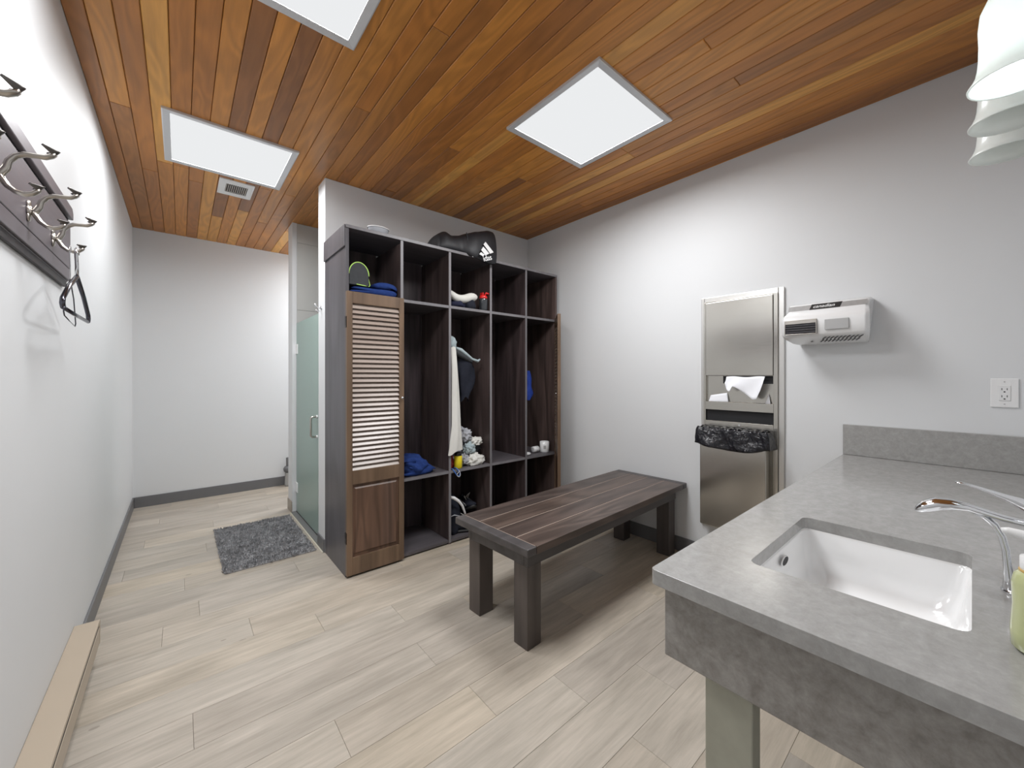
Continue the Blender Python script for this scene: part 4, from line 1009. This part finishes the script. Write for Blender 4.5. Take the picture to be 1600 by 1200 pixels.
MB().tube([(1.632, 2.580, Z2 - .045), (1.648, 2.579, Z2 - .057), (1.662, 2.58, Z2 - .045), (1.658, 2.58, Z2 - .018), (1.646, 2.58, Z2 - .002), (1.650, 2.58, Z2 - .016), (1.632, 2.58, Z2 - .03), (1.632, 2.580, Z2 - .045)], .0025, 8).build('clip', 'clear_plastic', cb, smooth=True)
# column 5
bc = thing('hanging_cloth', (2.45, 2.72, 1.30), 'royal blue cloth hanging from the divider in the last column', 'clothes')
MB().grid(lambda u, v_: (2.425 + .050 * math.sin(2*math.pi*u) * (1 + .3*math.sin(9*v_)) * (.3 + 1.1 * v_) * (1 if v_ < .75 else 1 - (v_ - .75) * 3) + .050 * v_ * (1 - v_) + .015, 2.66 + .03 * math.cos(2*math.pi*u), 1.34 - .27 * v_), 18, 14, True).build('cloth', 'royal', bc, smooth=True)
mg = thing('mug', (2.668, 2.665, Z2), 'white mug with a small grey print in the last column', 'mug')
MB().rings([[(2.668 + r_*math.cos(2*math.pi*k/28), 2.665 + r_*math.sin(2*math.pi*k/28), Z2 + z_) for k in range(28)] for r_, z_ in ((.042, .0005), (.045, .004), (.046, .098), (.043, .100), (.041, .096), (.040, .012), (.01, .010))]).build('cup', 'ceramic', mg, smooth=True)
MB().tube([(2.71, 2.68, Z2 + .08), (2.73, 2.69, Z2 + .075), (2.735, 2.69, Z2 + .05), (2.728, 2.69, Z2 + .028), (2.708, 2.68, Z2 + .022)], .005, 8).build('handle', 'ceramic', mg, smooth=True)
MB().grid(lambda u, v_: (2.668 + .0464 * math.cos(R(215 + u * 30)), 2.665 + .0464 * math.sin(R(215 + u * 30)), Z2 + .035 + v_ * .032), 8, 1).build('print', 'grey_plate', mg)
tr = thing('paper_roll', (2.585, 2.72, Z2), 'small white roll lying behind the mug', 'roll')
MB().lathe([(.018, 2.545), (.028, 2.546), (.029, 2.612), (.018, 2.613)], (0, 2.70, Z2 + .030), 20, 'x').build('roll', 'white_plastic', tr, smooth=True)
sp_ = thing('soap_bar', (2.425, 2.65, Z2), 'white oval soap bar at the front left of the last column shelf', 'soap')
MB().lathe([(.02, Z2 + .0005), (.036, Z2 + .006), (.038, Z2 + .016), (.026, Z2 + .026), (.004, Z2 + .028)], (2.43, 2.65, 0), 24, sx=1, sy=.75).build('bar', 'white_plastic', sp_, smooth=True)
# column 3, floor compartment: two sneakers
def sneaker(at, rz, pitch, label, flip=1):
    t = thing('sneaker', at, label, 'shoe', 'black sneakers in the middle column floor compartment', local=True)
    t.rotation_euler = (0, pitch, rz)
    S_ = [(-.135, .026, .010, .075), (-.12, .034, .0, .098), (-.08, .037, .0, .100), (-.04, .036, .0, .090), (0, .037, .0, .082), (.04, .041, .0, .066), (.08, .045, .0, .050), (.115, .042, .002, .042), (.14, .028, .008, .034), (.15, .010, .014, .026)]
    def body(z0f, z1f, wf):
        rs = []
        for x, w_, z0_, z1_ in S_:
            lo, hi = z0f(z0_, z1_), z1f(z0_, z1_); ring = []
            for k in range(16):
                a = 2*math.pi*k/16; c_, s_ = math.cos(a), math.sin(a)
                ring.append((x, w_ * wf * (abs(c_) ** .7) * (1 if c_ > 0 else -1) * (1 - .35 * max(0, s_)), (lo + hi) / 2 + (hi - lo) / 2 * (abs(s_) ** .7) * (1 if s_ > 0 else -1)))
            rs.append(ring)
        return MB().rings(rs)
    body(lambda a, b: a + .018, lambda a, b: b + .018, 1).build('upper', 'black_fabric', t, smooth=True)
    body(lambda a, b: a + .0005, lambda a, b: a + .024, 1.08).build('sole', 'rubber', t, smooth=True)
    for s_ in (-1, 1):
        MB().grid(lambda u, v_: (-.05 + .14 * u, s_ * (.0385 + .004 * u), .03 + (1 - u) * .055 + .013 * v_), 8, 1).build('stripe', 'white_plastic', t, smooth=True, thick=.003)
    MB().tube([(.02, 0, .085), (.03, .02, .12), (.0, .045, .135), (-.025, .03, .12), (-.01, .0, .095), (.03, -.02, .115), (.055, -.035, .11), (.04, -.01, .075)], .003, 8).build('lace', 'white_cloth', t, smooth=True)
    MB().tube([(-.06, 0, .112), (-.07, .0, .118), (-.10, 0, .117)], .012, 8).build('tongue', 'charcoal', t, smooth=True)
sneaker((1.73, 2.685, .036), R(-20), 0, 'black sneaker lying flat at the front of the floor compartment')
sneaker((1.87, 2.80, .150), R(-100), R(-18), 'black sneaker with pale looped laces behind the bench corner')
gbag = thing('gym_bag', (1.66, 2.73, .034), 'soft black gym bag with a curved white piping at the left of the floor compartment', 'bag')
c = MB(); lump(c, (1.665, 2.76, .034), (.085, .12, .19), 51, .12, 2.0, 4); c.build('body', 'black_fabric', gbag, smooth=True)
MB().tube([(1.60, 2.645, .345), (1.635, 2.632, .335), (1.675, 2.628, .305), (1.71, 2.628, .26), (1.738, 2.635, .20), (1.755, 2.65, .15)], [.010, .013, .012, .010, .008, .006], 10).build('piping', 'white_plastic', gbag, smooth=True)
MB().tube([(1.60, 2.64, .19), (1.64, 2.632, .20), (1.69, 2.63, .18)], .004, 8).build('seam_piping', 'grey_cloth', gbag, smooth=True)
for o in list(COL.objects):
    if '_at' in o: del o['_at']
    if '_local' in o: del o['_local']
